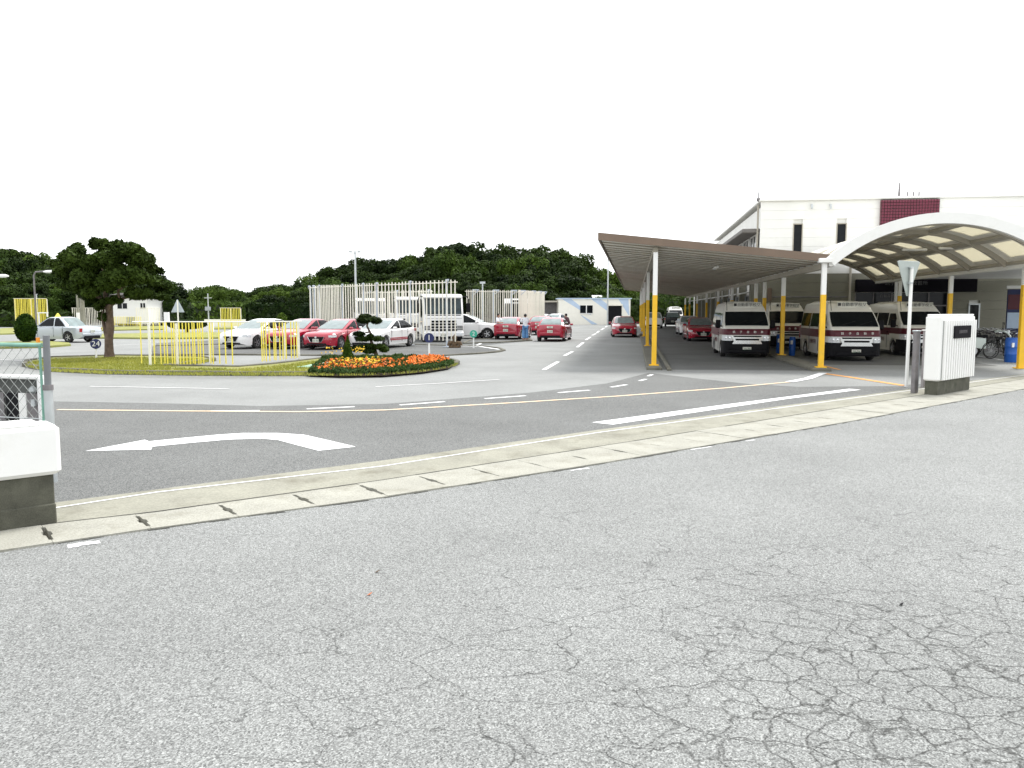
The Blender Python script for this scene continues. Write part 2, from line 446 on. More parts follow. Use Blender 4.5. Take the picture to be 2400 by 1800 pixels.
def dup_root_only(root, loc, rz, label, group=None):
    r = root.copy(); COL.objects.link(r); r.location = loc; r.rotation_euler = (0, 0, rz); r["label"] = label
    if group: r["group"] = group
    return r
def lettering(parent, name, body, size, m, M, depth=0.002, align='CENTER', sx=1.0):
    """flat lettering as a mesh; M places it (x along the text, y up)"""
    c = bpy.data.curves.new(name, 'FONT'); c.body = body; c.size = size; c.align_x = align; c.align_y = 'CENTER'; c.extrude = depth
    c.resolution_u = 2
    t = bpy.data.objects.new(name, c); COL.objects.link(t)
    dg = bpy.context.evaluated_depsgraph_get(); dg.update()
    me = bpy.data.meshes.new_from_object(t.evaluated_get(dg))
    bpy.data.objects.remove(t); bpy.data.curves.remove(c)
    me.transform(M @ Matrix.Diagonal((sx, 1, 1, 1)))
    me.materials.clear(); me.materials.append(m); me.name = name
    return link(name, me, parent)
def frame(origin, xdir, ydir=(0, 0, 1)):
    x = Vector(xdir).normalized(); y = Vector(ydir).normalized(); z = x.cross(y)
    return Matrix(((x.x, y.x, z.x, origin[0]), (x.y, y.y, z.y, origin[1]), (x.z, y.z, z.z, origin[2]), (0, 0, 0, 1)))

rng = np.random.default_rng(11)
random.seed(5)
def leaf_mesh(name, P, N, size, m, aspect=1.5, jitter=0.8):
    """one quad leaf (or leaf spray) per point P with rough normal N"""
    n = len(P)
    Nn = N + rng.normal(0, jitter, (n, 3)); Nn /= np.linalg.norm(Nn, axis=1, keepdims=True) + 1e-9
    A = np.cross(Nn, rng.normal(0, 1, (n, 3))); A /= np.linalg.norm(A, axis=1, keepdims=True) + 1e-9
    B = np.cross(Nn, A)
    s = (size * rng.uniform(0.6, 1.35, n))[:, None]
    A = A * s * aspect * 0.5; B = B * s * 0.5
    V = np.stack([P - A, P + B * 0.9 - A * 0.1, P + A, P - B * 0.9 - A * 0.1], 1).reshape(-1, 3)
    me = bpy.data.meshes.new(name)
    me.vertices.add(4 * n); me.vertices.foreach_set("co", V.astype(np.float32).ravel())
    me.loops.add(4 * n); me.loops.foreach_set("vertex_index", np.arange(4 * n, dtype=np.int32))
    me.polygons.add(n); me.polygons.foreach_set("loop_start", np.arange(0, 4 * n, 4, dtype=np.int32))
    me.materials.append(m); me.update(); me.validate()
    return me
def clumps(cl, per, inner=0.55):
    """points and outward normals in a set of ellipsoidal clumps (c, r)"""
    P, N = [], []
    for (c, r), k in zip(cl, per):
        d = rng.normal(0, 1, (k, 3)); d /= np.linalg.norm(d, axis=1, keepdims=True)
        rad = rng.uniform(inner, 1.0, (k, 1)) ** 0.6
        P.append(np.array(c) + d * rad * np.array(r)); N.append(d)
    return np.concatenate(P), np.concatenate(N)
def rings_of(poly):
    return [(p[0], p[1]) for p in poly]
# ------------------------------------------------------------------ the setting: ground, road, gutter, yard, islands, hills
g = MB(); g.flat([(-900, -300), (900, -300), (900, 1500), (-900, 1500)], -0.30)
structure("ground", g, earth_m)

ROAD_EDGE = [G(*p) for p in ((0, 1293), (358, 1240), (900, 1166), (1397, 1089), (2000, 987), (2400, 912))]
JOINT = [G(*p) for p in ((0, 1246), (155, 1226), (366, 1202), (900, 1127), (1450, 1041), (2000, 952), (2400, 889))]
LINE = [G(*p) for p in ((0, 1210), (134, 1192), (366, 1156), (900, 1094), (1397, 1016), (2000, 934), (2400, 880))]
APRON = [G(*p) for p in ((0, 1198), (134, 1179), (610, 1117), (900, 1080), (1397, 1009), (2000, 930), (2400, 877))]
def extend(pl, a=40, b=60):
    p0, p1 = Vector(pl[0]), Vector(pl[1]); q0, q1 = Vector(pl[-2]), Vector(pl[-1])
    t0 = (Vector(pl[-1]) - p0).normalized(); 
    return [tuple(p0 - t0 * a)] + list(pl) + [tuple(q1 + (q1 - q0).normalized() * b)]
E_road, E_joint, E_line, E_apron = (extend(x) for x in (ROAD_EDGE, JOINT, LINE, APRON))
def resample(pl, n):
    pl = [Vector(p) for p in pl]; L = [0]
    for a, b in zip(pl, pl[1:]): L.append(L[-1] + (b - a).length)
    out = []
    for i in range(n):
        s = L[-1] * i / (n - 1); k = 0
        while k < len(L) - 2 and L[k + 1] < s: k += 1
        t = (s - L[k]) / (L[k + 1] - L[k]); out.append(pl[k].lerp(pl[k + 1], t))
    return out

t_r = (Vector(ROAD_EDGE[-1]) - Vector(ROAD_EDGE[0])).normalized(); n_r = Vector((t_r.y, -t_r.x))   # n_r points to the near side of the road
road = MB()
road.flat([tuple(Vector(p) + n_r * 0.0) for p in E_road] + [tuple(Vector(E_road[-1]) + n_r * 30), tuple(Vector(E_road[0]) + n_r * 30)], -0.004)
structure("road", road, road_m)
# scraps of an old white edge line along the gutter
wm = MB()
for u0, u1, v0, w in ((158, 234, 1281, .12), (1338, 1380, 1103, .06), (1620, 1668, 1054, .06), (1748, 1770, 1034, .05)):
    a = Vector(G(u0, v0)); b = Vector(G(u1, v0 - (u1 - u0) * 0.15)); t = (b - a).normalized(); nn = Vector((-t.y, t.x))
    k = 7; L = (b - a).length
    up = [a + t * (L * i / k) + nn * w * (0.3 + 0.3 * random.random()) for i in range(k + 1)]
    dn = [a + t * (L * i / k) - nn * w * (0.2 + 0.35 * random.random()) for i in range(k + 1)]
    wm.flat([tuple(p) for p in dn + up[::-1]], 0.0005)
structure("worn_edge_line", wm, worn_line, bpy.data.objects["road"])

# dark grit collected along the edge of the road
gm = MB(); rs_ = resample(E_road, 700)
for i in range(0, len(rs_) - 1):
    if random.random() < .35: continue
    a, b = rs_[i], rs_[i + 1]; w0 = random.uniform(.006, .035)
    gm.flat([tuple(a + n_r * .001), tuple(a + n_r * w0), tuple(b + n_r * w0 * random.uniform(.4, 1.3)), tuple(b + n_r * .001)], 0.0)
structure("road_edge_grit", gm, mat("edge_grit", (.05, .05, .042), .95, var=.5, scale=8, world=True), bpy.data.objects["road"])["kind"] = "stuff"
# gutter of separate cast blocks, each with a lifting notch at both ends
gutter = MB(); gutter.flat([tuple(p) for p in E_road] + [tuple(p) for p in reversed(E_joint)], -0.12)
gut = structure("gutter", gutter, grit_m)
def inter(pl, o, d):
    """where the line o + s d crosses the polyline pl"""
    for a, b in zip(pl, pl[1:]):
        a, b = Vector(a), Vector(b); e = b - a; den = d.x * e.y - d.y * e.x
        if abs(den) < 1e-9: continue
        w = a - o; s = (w.x * e.y - w.y * e.x) / den; t = (w.x * d.y - w.y * d.x) / den
        if -1e-6 <= t <= 1 + 1e-6: return o + d * s
    return None
st = Vector(G(350, 1240)); cuts = []
P0 = Vector(E_road[0])
edge = resample(E_road, 2400); acc = 0.0
i0 = min(range(len(edge)), key=lambda i: (edge[i] - st).length)
STEP = 0.735
def walk(i, sgn, n):
    out = []; a = 0.0; j = i
    while 0 < j < len(edge) - 1 and len(out) < n:
        a += (edge[j + sgn] - edge[j]).length; j += sgn
        if a >= STEP: out.append(edge[j]); a = 0.0
    return out
cutp = list(reversed(walk(i0, -1, 8))) + [edge[i0]] + walk(i0, 1, 42)
for a, b in zip(cutp, cutp[1:]):
    ta = (b - a).normalized(); na = -n_r
    c = inter(E_joint, a, na); dd = inter(E_joint, b, na)
    if c is None or dd is None: continue
    far = (a.length > 13)
    gp = 0.0022 if not far else 0.0012
    e1, e2 = a + ta * gp, b - ta * gp; f1, f2 = c + ta * gp, dd - ta * gp
    nw = 0.036 if a.length < 8.6 else random.choice((0.03, 0.02, 0.006))
    def notch(p, q, s):
        g2 = nw * .45
        r = [(0.14 if nw > .03 else .33, 0), (0.15 if nw > .03 else .34, g2), (0.38, g2), (0.42, nw), (0.58, nw), (0.62, g2), (0.85 if nw > .03 else .66, g2), (0.86 if nw > .03 else .67, 0)]
        return [tuple(p.lerp(q, k) + ta * d * s) for k, d in r]
    poly = [tuple(e1)] + [tuple(e2)] + notch(e2, f2, -1) + [tuple(f2), tuple(f1)] + notch(f1, e1, 1)
    m = MB().prism(poly, -0.115, 0.012 + random.uniform(-0.003, 0.003))
    structure("gutter_block", m, gut_m, gut)

apron = MB().flat([tuple(p) for p in E_joint] + [tuple(p) for p in reversed(E_apron)], 0.008)
apr = structure("entrance_apron", apron, conc_m)
structure("apron_edge_line", MB().ribbon(E_line, 0.035, 0.0125), white_line, apr)
# narrow open seam between apron and gutter
structure("apron_seam", MB().ribbon(E_joint, 0.022, 0.0145), grit_m, apr)

ya = MB()
ya.flat([tuple(p) for p in E_apron] + [(75, 70), (40, 135), (-140, 135), (-140, -20)], 0.0)
yard = structure("yard_pavement", ya, yard_m)
DARK = [(0, 936), (126, 941), (407, 946), (610, 952), (900, 947), (1099, 932), (1248, 920), (1422, 899), (1521, 874), (1640, 888), (1745, 899), (1870, 907), (1990, 906), (2115, 905)]
dk = MB(); lo = [p for p in E_apron]
dk.flat([tuple(Vector(p)) for p in E_apron[:-2]] + [G(2290, 890), G(2115, 903)] + [G(*p) for p in reversed(DARK)] + [(-40, 2)], 0.004)
structure("darker_entrance_asphalt", dk, dark_m, yard)
# strip of darker asphalt inside the parking row behind the second island
structure("parking_asphalt", MB().flat([G(*p) for p in ((365, 829), (1000, 834), (1120, 829), (1172, 822), (1120, 811), (1246, 799), (1235, 790), (1100, 780), (700, 786), (365, 805))], 0.004), island_m, yard)
structure("canopy_floor_shade", MB().flat([(0.95, 26.0), (5.6, 26.3), (5.65, 45), (6.3, 45), (6.3, 96), (0.95, 96)], 0.004), shaded_floor_m, yard)  # dark floor patches here and under the vault paint in canopy shade
structure("canopy_floor_shade", MB().flat([(6.2, 29.2), (12.4, 29.4), (12.4, 45), (6.2, 45)], 0.004), shaded_floor_m, yard)

# painted markings
def mark(name, pix, w, m, z=0.008):
    return structure(name, MB().ribbon([G(*p) for p in pix], w, z), m, yard)
mark("faded_orange_line", ((135, 961), (400, 964), (700, 966), (900, 962), (1200, 945), (1450, 929), (1700, 910), (1850, 896), (1893, 888), (1915, 881)), 0.11, peach_line, 0.0105)
mark("white_line_end", ((1850, 896), (1893, 888), (1915, 880), (1929, 875)), 0.24, white_line, 0.0125)
mark("orange_line", ((1926, 875), (1990, 884), (2060, 895), (2118, 904)), 0.20, orange_line)
mark("orange_line", ((1925, 856), (1968, 867)), 0.12, orange_line)
mark("white_lane_line", ((210, 906), (537, 912)), 0.10, worn_line)
mark("white_lane_line", ((880, 907), (1030, 899), (1170, 890)), 0.10, worn_line)
for a, b in (((719, 959), (831, 954)), ((492, 964), (608, 963)), ((937, 950), (1042, 942)), ((1136, 935), (1232, 928)), ((1308, 921), (1382, 915)), ((1432, 908), (1469, 902)), ((1499, 893), (1514, 889)), ((1519, 882), (1529, 878))):
    mark("white_dash", (a, b), 0.11, white_line)
for a, b in (((1275, 867), (1308, 848)), ((1323, 834), (1342, 824)), ((1353, 814), (1367, 803)), ((1373, 797), (1384, 790)), ((1388, 786), (1397, 782)), ((1399, 780), (1404, 776)), ((1409, 773), (1416, 769)), ((1419, 767), (1423, 764))):
    mark("white_dash", (a, b), 0.16, white_line)
mark("white_dash", ((1113, 812), (1145, 796)), 0.16, white_line)
STOP = [(1387, 991), (1437, 996), (1850, 935), (2018, 914), (1990, 912), (1700, 949)]
structure("stop_line", MB().flat([G(*p) for p in STOP], 0.0085), white_line, yard)
s = 900 / 2212
AR = [(490, 512), (835, 447), (858, 456), (1100, 432), (1250, 418), (1400, 408), (1600, 408), (1750, 418), (1850, 440), (2050, 487), (1835, 510), (1700, 475), (1600, 448), (1500, 440), (1300, 447), (1100, 465), (877, 487), (873, 503)]
structure("turn_arrow", MB().flat([G(x * s, 850 + y * s) for x, y in AR], 0.0085), white_line, yard)
# kerbed white line by the cycle stand
mark("white_bay_line", ((2278, 833), (2362, 846)), 0.14, white_line)
# white stripes far off in the practice yard
for (a, b) in (((0, 806), (60, 803)), ((0, 783), (70, 783)), ((215, 812), (340, 806)), ((0, 843), (105, 848)), ((400, 770), (590, 752))):
    mark("white_lane_line", (a, b), 0.14, worn_line)

def island(name, pix, z, top_m, kerb=True, close=True):
    pl = [G(*p) for p in pix]
    m = MB().prism(pl, -0.05, z)
    o = structure(name, m, top_m)
    if kerb:
        # kerb stones laid one by one along the edge
        pts = pl + [pl[0]] if close else pl
        L = resample(pts, max(4, int(sum((Vector(a) - Vector(b)).length for a, b in zip(pts, pts[1:])) / 0.3)))
        k = 0
        while k + 3 < len(L):
            seg = [tuple(x) for x in L[k:k + 4]]
            d0 = (L[k + 1] - L[k]).normalized() * 0.006; d1 = (L[k + 3] - L[k + 2]).normalized() * 0.006
            seg[0] = tuple(L[k] + d0); seg[-1] = tuple(L[k + 3] - d1)
            structure("kerb_stone", MB().wall(seg, 0.15, -0.05, z + 0.045 + random.uniform(-.006, .006)), kerb_m, o)
            k += 3
    return o
LAWN = [(58, 860), (63, 851), (122, 842), (271, 838), (380, 839), (470, 841), (505, 846), (386, 863), (560, 866), (640, 859), (720, 849), (760, 844), (850, 841), (1000, 842), (1058, 848), (1074, 853), (1066, 858), (1030, 866), (960, 875), (860, 880), (640, 881), (450, 880), (250, 877), (120, 871)]
island("lawn", LAWN, 0.09, lawn_m)
PAD = [(362, 832), (600, 833), (1010, 836), (1120, 830), (1165, 826), (1182, 822), (1168, 817), (1125, 812), (1050, 811), (900, 806), (600, 806), (362, 812)]
island("parking_island", PAD, 0.02, island_m)
mark("pale_kerb_edge", ((1055, 811), (1125, 813), (1172, 820)), 0.22, white_line, 0.024)
KERB3 = [(1085, 806), (1160, 804), (1246, 799), (1236, 793), (1105, 797)]
island("far_kerbed_island", KERB3, 0.03, island_m)
def strip(pix):
    island("lawn", pix, 0.10, lawn_m, False)
strip([(0, 805), (100, 802), (162, 807), (166, 811), (120, 815), (0, 818)])
strip([(195, 786), (420, 782), (640, 781), (640, 793), (400, 795), (205, 794)])
strip([(195, 770), (330, 766), (640, 764), (640, 771), (330, 774), (200, 777)])
strip([(0, 772), (40, 770), (60, 783), (0, 785)])
# low post kerbs of the canopy
for x0, x1, y0, y1 in ((0.40, 0.90, 25.7, 62), (5.55, 6.15, 26.0, 43)):
    k = MB().box(((x0 + x1) / 2, (y0 + y1) / 2, 0.03), (x1 - x0, y1 - y0, 0.15), 0, 0.03)
    structure("post_kerb", k, kerb_m, yard)
structure("post_kerb", MB().box((1.12, 40, 0.03), (0.14, 29, 0.10), 0, 0.02), kerb_m, yard)

# wooded hills
def hill(name, cx, cy, rx, ry, h, rot=0):
    nx, ny = 28, 14; vs = []; fs = []
    for j in range(ny + 1):
        for i in range(nx + 1):
            a = -1 + 2 * i / nx; b = -1 + 2 * j / ny
            rr = math.sqrt(a * a + b * b); z = h * max(0, math.cos(min(1, rr) * math.pi / 2)) ** 1.3 - 0.32
            x, y = a * rx, b * ry
            vs.append((cx + x * math.cos(rot) - y * math.sin(rot), cy + x * math.sin(rot) + y * math.cos(rot), z))
    for j in range(ny):
        for i in range(nx):
            k = j * (nx + 1) + i; fs.append((k, k + 1, k + nx + 2, k + nx + 1))
    o = structure(name, MB().add(vs, fs), hill_m, smooth=60); return o
HILLS = [("hill", -26, 205, 75, 55, 9, 0.1), ("hill", -130, 130, 70, 45, 7, 0.6)]
for hh in HILLS: hill(*hh)
# ------------------------------------------------------------------ the main building
FY = 45.0                               # plane of its front
BX0, BX1, BTOP = 6.7, 20.0, 7.75
bld = thing("school_building", "large white two storey building with a maroon panel high on its front", "building", (BX0, FY, 0))
WY = 95.0
def bpart(name, mb, m, smooth=None): return part(bld, name, mb, m, smooth, True)
# openings in the front: two slot windows
slots = [(DY(1860, 525, FY).x, DY(1881, 525, FY).x, DY(1870, 588, FY).z - .35, DY(1870, 525, FY).z), (DY(1962, 523, FY).x, DY(1984, 523, FY).x, DY(1970, 588, FY).z - .35, DY(1970, 524, FY).z)]
core = MB().box(((BX0 + BX1) / 2, FY + 12.6, BTOP / 2 - .1), (BX1 - BX0 - .2, 25, BTOP - .2))
core.box((BX0 + 6.1, (FY + 12.6 + WY) / 2 + 6, 3.4), (12, WY - FY - 25, 6.8))
bpart("wall", core, wall_m)
# front siding boards, cut round the slot windows and the entrance
E0, E1 = DY(2003, 700, FY).x, DY(2222, 700, FY).x           # entrance glazing
DR0, DR1 = DY(2272, 700, FY).x, DY(2296, 700, FY).x         # door
zs = np.arange(0.0, BTOP, 0.484)
def cut(x0, x1, holes):
    segs = [(x0, x1)]
    for a, b in holes:
        new = []
        for p, q in segs:
            if b <= p or a >= q: new.append((p, q)); continue
            if a > p: new.append((p, a))
            if b < q: new.append((b, q))
        segs = new
    return segs
for z in zs:
    z1 = min(z + 0.480, BTOP)
    holes = [(a, b) for a, b, c, d2 in slots if c < z + .3 and d2 > z + .2]
    if z < 2.8: holes.append((E0, E1))
    if z < 2.2: holes.append((DR0, DR1))
    for a, b in cut(BX0 - 0.03, BX1, holes):
        bpart("siding_board", MB().box(((a + b) / 2, FY + 0.045, (z + z1) / 2), (b - a, 0.09, z1 - z), 0, 0.006), wall_m if z > 3.6 else shaded_siding_m)  # lower boards take the colour with shade painted in
for a, b, c, d2 in slots:
    w = bpart("window", MB().box(((a + b) / 2, FY + 0.08, (c + d2) / 2), (b - a - .02, 0.05, d2 - c - .02)), glass_m)
    fr = MB()
    for x in (a, b): fr.box((x, FY + 0.02, (c + d2) / 2), (.05, .10, d2 - c + .05))
    for z in (c, d2): fr.box(((a + b) / 2, FY + 0.02, z), (b - a - .05, .10, .05))
    fr.xform(Matrix.Translation(-Vector(bld.location))); sub(w, "window_frame", fr, beam_m)
bpart("parapet_cap", MB().box(((BX0 + BX1) / 2 - .05, FY + 12.5, BTOP + .06), (BX1 - BX0 + .12, 25.3, .12), 0, .02), wall_m)
# maroon tiled panel standing proud of the parapet
tx0, tx1 = DY(2066, 500, FY - .25).x, DY(2202, 500, FY - .25).x
tz1 = DY(2130, 467, FY - .25).z; tz0 = 4.9
pan = bpart("tile_panel", MB().box(((tx0 + tx1) / 2, FY - .11, (tz0 + tz1) / 2), (tx1 - tx0, .22, tz1 - tz0)), grit_m)
tl = MB(); nx, nz = 20, 18; cw, ch = (tx1 - tx0) / nx, (tz1 - tz0) / nz
for i in range(nx):
    for j in range(nz):
        tl.box((tx0 + (i + .5) * cw, FY - .232 + random.uniform(-.002, .002), tz0 + (j + .5) * ch), (cw - .022, .024, ch - .022), 0, .006)
for k in range(2):
    for j in range(nz): tl.box(((tx0 - .008), FY - .17 + k * .11, tz0 + (j + .5) * ch), (.016, .095, ch - .022))
tl.xform(Matrix.Translation(-Vector(bld.location)))
t_o = sub(pan, "tile", tl, maroon_m); t_o["kind"] = "stuff"
# entrance: black fascia with lettering, dark glazing with mullions
sz0, sz1 = 2.86, DY(2040, 655, FY).z
fx1 = DY(2289, 660, FY).x
fas = bpart("sign_fascia", MB().box(((E0 + fx1) / 2, FY - .06, (sz0 + sz1) / 2), (fx1 - E0, .12, sz1 - sz0), 0, .01), sign_m)
cx = DY(2120, 665, FY).x; x8 = DY(2203, 665, FY).x
lettering(fas, "sign_lettering", "銚子自動車教習所", 0.24, mat("dim_grey_letters", (0.16, 0.16, 0.16), .6), frame((cx + .05 - BX0, -.125, DY(2170, 664, FY).z), (1, 0, 0)), sx=1.12)
gz = MB().box(((E0 + E1) / 2, FY + .06, 1.42), (E1 - E0, .04, 2.84)); gl = bpart("entrance_glazing", gz, glass_m)
fr = MB()
for i in range(6):
    x = E0 + .03 + (E1 - E0 - .06) * i / 5; fr.box((x, FY + .03, 1.42), (.06, .08, 2.84))
fr.box(((E0 + E1) / 2, FY + .028, 2.15), (E1 - E0, .07, .07)); fr.xform(Matrix.Translation(-Vector(bld.location)))
sub(gl, "mullion", fr, dgrey_m)
lettering(gl, "glazing_lettering", "自動車学校", 0.2, mat("faint_letters", (0.10, 0.10, 0.10), .6), frame((DY(2085, 694, FY).x - BX0, .03, DY(2085, 694, FY).z), (1, 0, 0)))
dr = bpart("door", MB().box(((DR0 + DR1) / 2, FY + .03, 1.1), (DR1 - DR0, .08, 2.2)), glass_m)
f2 = MB()
for x in (DR0, DR1): f2.box((x, FY - .01, 1.1), (.07, .1, 2.2))
f2.box(((DR0 + DR1) / 2, FY - .01, 2.22), (DR1 - DR0 + .07, .1, .07)); f2.xform(Matrix.Translation(-Vector(bld.location))); sub(dr, "door_frame", f2, galv_m)
bpart("downpipe", MB().tube([(DY(1990, 700, FY).x, FY - .09, 0), (DY(1990, 700, FY).x, FY - .09, 4.2)], .06, 8), beam_m)
bpart("conduit", MB().tube([(BX0 + .3, FY - .05, 2.62), (DY(1985, 700, FY).x, FY - .05, 2.62)], .03, 6), dgrey_m)
bpart("wall_vent", MB().box((BX0 + .55, FY - .06, 2.75), (.22, .12, .7), 0, .01), brown_m)
for u in (1902, 1946):
    p = DY(u, 480, FY); bpart("spout", MB().tube([(p.x, FY + .02, p.z), (p.x, FY - .12, p.z), (p.x, FY - .15, p.z - .22)], .05, 6), galv_m)
# left side wall under the canopy: piers, windows, awnings, shutters
y = FY + 1.2; bay = 0
while y < WY - 4:
    yb = y + 4.6
    pier = bpart("pier", MB().box((BX0 - .14, y, 2.0), (.36, .55, 4.0), 0, .02), shaded_siding_m)
    w = bpart("window", MB().box((BX0 + .07, (y + yb) / 2, 1.75), (.08, yb - y - .8, 2.0)), glass_m)
    fr = MB()
    for k in range(4): fr.box((BX0 + .02, y + .4 + (yb - y - .8) * k / 3, 1.75), (.09, .08, 2.05))
    for z in (.75, 2.75, 1.45): fr.box((BX0 + .025, (y + yb) / 2, z), (.07, yb - y - .8, .07))
    fr.xform(Matrix.Translation(-Vector(bld.location))); sub(w, "window_frame", fr, galv_m)
    aw = MB(); aw.loft([[(BX0 - .02, y + .5, 3.0), (BX0 - .75, y + .5, 2.86), (BX0 - .75, y + .5, 2.80), (BX0 - .02, y + .5, 2.92)], [(BX0 - .02, yb - .5, 3.0), (BX0 - .75, yb - .5, 2.86), (BX0 - .75, yb - .5, 2.80), (BX0 - .02, yb - .5, 2.92)]])
    bpart("awning", aw, white_m)
    y = yb; bay += 1
# upper left: projecting eave with glazed bays below it
ev = MB().box((BX0 - .45, FY + 14.2, 6.25), (.95, 27.6, .22), 0, .03); bpart("eave", ev, roofgrey_m)
for i in range(9):
    yy = FY + .9 + i * 2.9
    w = bpart("window", MB().box((BX0 - .02, yy + 1.3, 5.3), (.06, 2.1, 1.5)), glass_m)
    fr = MB()
    for q in (yy + .25, yy + 1.3, yy + 2.35): fr.box((BX0 - .06, q, 5.3), (.08, .09, 1.6))
    for q in (4.52, 6.08): fr.box((BX0 - .055, yy + 1.3, q), (.07, 2.1, .07))
    fr.xform(Matrix.Translation(-Vector(bld.location))); sub(w, "window_frame", fr, white_m)
bpart("downpipe", MB().tube([(BX0 - .12, FY + .35, 4.3), (BX0 - .12, FY + .35, 7.6)], .05, 8), beam_m)

# aerial and wires on the roof
p = DY(2107, 462, FY + 3)
ae = thing("roof_aerial", "thin metal aerial with one mast and a comb of short rods on the roof edge", "aerial", (p.x, FY + 3, BTOP + .1))
zt = DY(2107, 428, FY + 3).z - BTOP - .1
part(ae, "mast", MB().tube([(0, 0, 0), (0, 0, zt * .45), (0, 0, zt)], [.085, .07, .03], 8), dgrey_m)
zb_ = DY(2130, 460, FY + 3).z - BTOP - .1
part(ae, "boom", MB().tube([(-.25, 0, zb_), (1.1, 0, zb_)], .03, 6), dgrey_m)
for x in (.45, .76, 1.05): part(ae, "rod", MB().tube([(x, 0, zb_ - .05), (x, 0, zb_ + .24)], .04, 6), dgrey_m)
p = DY(1777, 480, FY + .4)
ae = thing("wire_bracket", "small dark wire bracket on the roof corner above the carport", "bracket", (p.x, FY + .3, BTOP + .1))
part(ae, "mast", MB().tube([(0, 0, 0), (0, 0, .45)], .03, 6), dgrey_m)
part(ae, "insulator", MB().lathe([(.03, -.12), (.11, -.06), (.11, .06), (.03, .12)], (0, 0, .05), 10), dgrey_m)

# ------------------------------------------------------------------ the carport with the sloping roof
CX0, CX1, CY0, CY1 = -1.16, 6.05, 26.3, 94.0
zl, zr = 4.30, 3.52
def cz(x): return zl + (zr - zl) * (x - CX0) / (CX1 - CX0)
cp_ = thing("carport", "long open carport with brown sloping roof edge on yellow and white posts", "carport", (0.65, CY0, 0))
def cpart(name, mb, m, smooth=None): return part(cp_, name, mb, m, smooth, True)
cpart("roof", MB().loft([[(x, y, cz(x) + dz) for x, dz in ((CX0, .03), (CX1 + .2, .03), (CX1 + .2, .10), (CX0, .10))] for y in (CY0, CY1)]), roofgrey_m)
# front and side fascia boards
def slab(name, x0, x1, y0, y1, za, zb, m):
    cpart(name, MB().loft([[(x0, y0, cz(x0) + za), (x0, y1, cz(x0) + za), (x0, y1, cz(x0) + zb), (x0, y0, cz(x0) + zb)], [(x1, y0, cz(x1) + za), (x1, y1, cz(x1) + za), (x1, y1, cz(x1) + zb), (x1, y0, cz(x1) + zb)]]), m)
slab("fascia", CX0 - .06, CX1 + .2, CY0 - .09, CY0 - .01, -.10, .14, brown_m)
slab("fascia", CX0 - .06, CX1 + .2, CY1 + .01, CY1 + .08, -.10, .14, brown_m)
cpart("fascia", MB().loft([[(CX0 - .06, y, zl - .10), (CX0 - .004, y, zl - .10), (CX0 - .004, y, zl + .14), (CX0 - .06, y, zl + .14)] for y in (CY0, CY1)]), brown_m)
# soffit sheets running across, one every 1.1 m with an open joint between
y = CY0 + .02; k = 0
while y < CY1 - .1:
    y1 = min(y + 1.10, CY1); e = random.uniform(-.006, .006)
    slab("soffit_panel", CX0 + .02, CX1, y + .022, y1, -.045 + e, .025, soffit_m)
    slab("purlin", CX0 + .02, CX1, y + .022, y + .11, -.078, -.054, purlin_m)
    y = y1
for x in (.65, 5.92):
    cpart("beam", MB().box((x, (CY0 + CY1) / 2 + .1, cz(x) - .22), (.16, CY1 - CY0 - .5, .18)), beam_m)
def ypost(parent, x, y, z1, zy, r=.075, base=True, nm="post"):
    o = part(parent, nm, MB().box((x, y, z1 / 2), (2 * r, 2 * r, z1), 0, .012), white_m, None, True)
    M = -Vector(parent.location)
    b = MB().box((x, y, zy / 2 + .01), (2 * r + .008, 2 * r + .008, zy - .02), 0, .012).xform(Matrix.Translation(M)); sub(o, "yellow_band", b, yel_m)
    f = MB().box((x, y, .122 if parent is cp_ or x < 6.5 else .02), (2 * r + .16, 2 * r + .16, .03)).xform(Matrix.Translation(M)); sub(o, "base_plate", f, yel_m)
    return o
for y in (26.45, 40.6, 54.8, 69, 83, 93.5): ypost(cp_, .65, y, cz(.65) - .30, 2.42)
for y in (33.35, 40.7): ypost(cp_, 5.92, y, cz(5.92) - .30, 2.50)
for y in (49, 57, 66, 76, 86, 93.5): ypost(cp_, 5.75, y, cz(5.92) - .30, 2.50)
cpart("strip_light", MB().box((3.2, 33, cz(3.2) - .22), (.12, 1.3, .1), 0, .02), white_m)

# ------------------------------------------------------------------ the barrel vaulted canopy
VX0, VX1, VY0, VY1 = 6.10, 12.55, 26.2, 44.2
vc, vw, vz0, rise = (VX0 + VX1) / 2, (VX1 - VX0) / 2, 3.50, 1.22
RAD = (vw * vw + rise * rise) / (2 * rise); AMX = math.asin(vw / RAD)
def vp(t, off=0.0):
    a = t * AMX; return vc + (RAD + off) * math.sin(a), vz0 + rise - RAD + (RAD + off) * math.cos(a)
va = thing("vaulted_canopy", "white barrel vaulted canopy with cream skylight panels in its underside", "canopy", (vc, VY0, 0))
def vpart(name, mb, m, smooth=None): return part(va, name, mb, m, smooth, True)
def arc(t0, t1, y0, y1, o0, o1, n=8):
    m = MB(); rings = []
    for i in range(n + 1):
        t = t0 + (t1 - t0) * i / n; xa, za = vp(t, o0); xb, zb = vp(t, o1)
        rings.append([(xa, y0, za), (xa, y1, za), (xb, y1, zb), (xb, y0, zb)])
    return m.loft(rings)
vpart("front_arch", arc(-1.03, 1.03, VY0 - .10, VY0 + .08, -.16, .17, 28), white_m, 30)
vpart("rear_arch", arc(-1.0, 1.0, VY1 - .1, VY1, -.12, .10, 24), beam_m, 30)
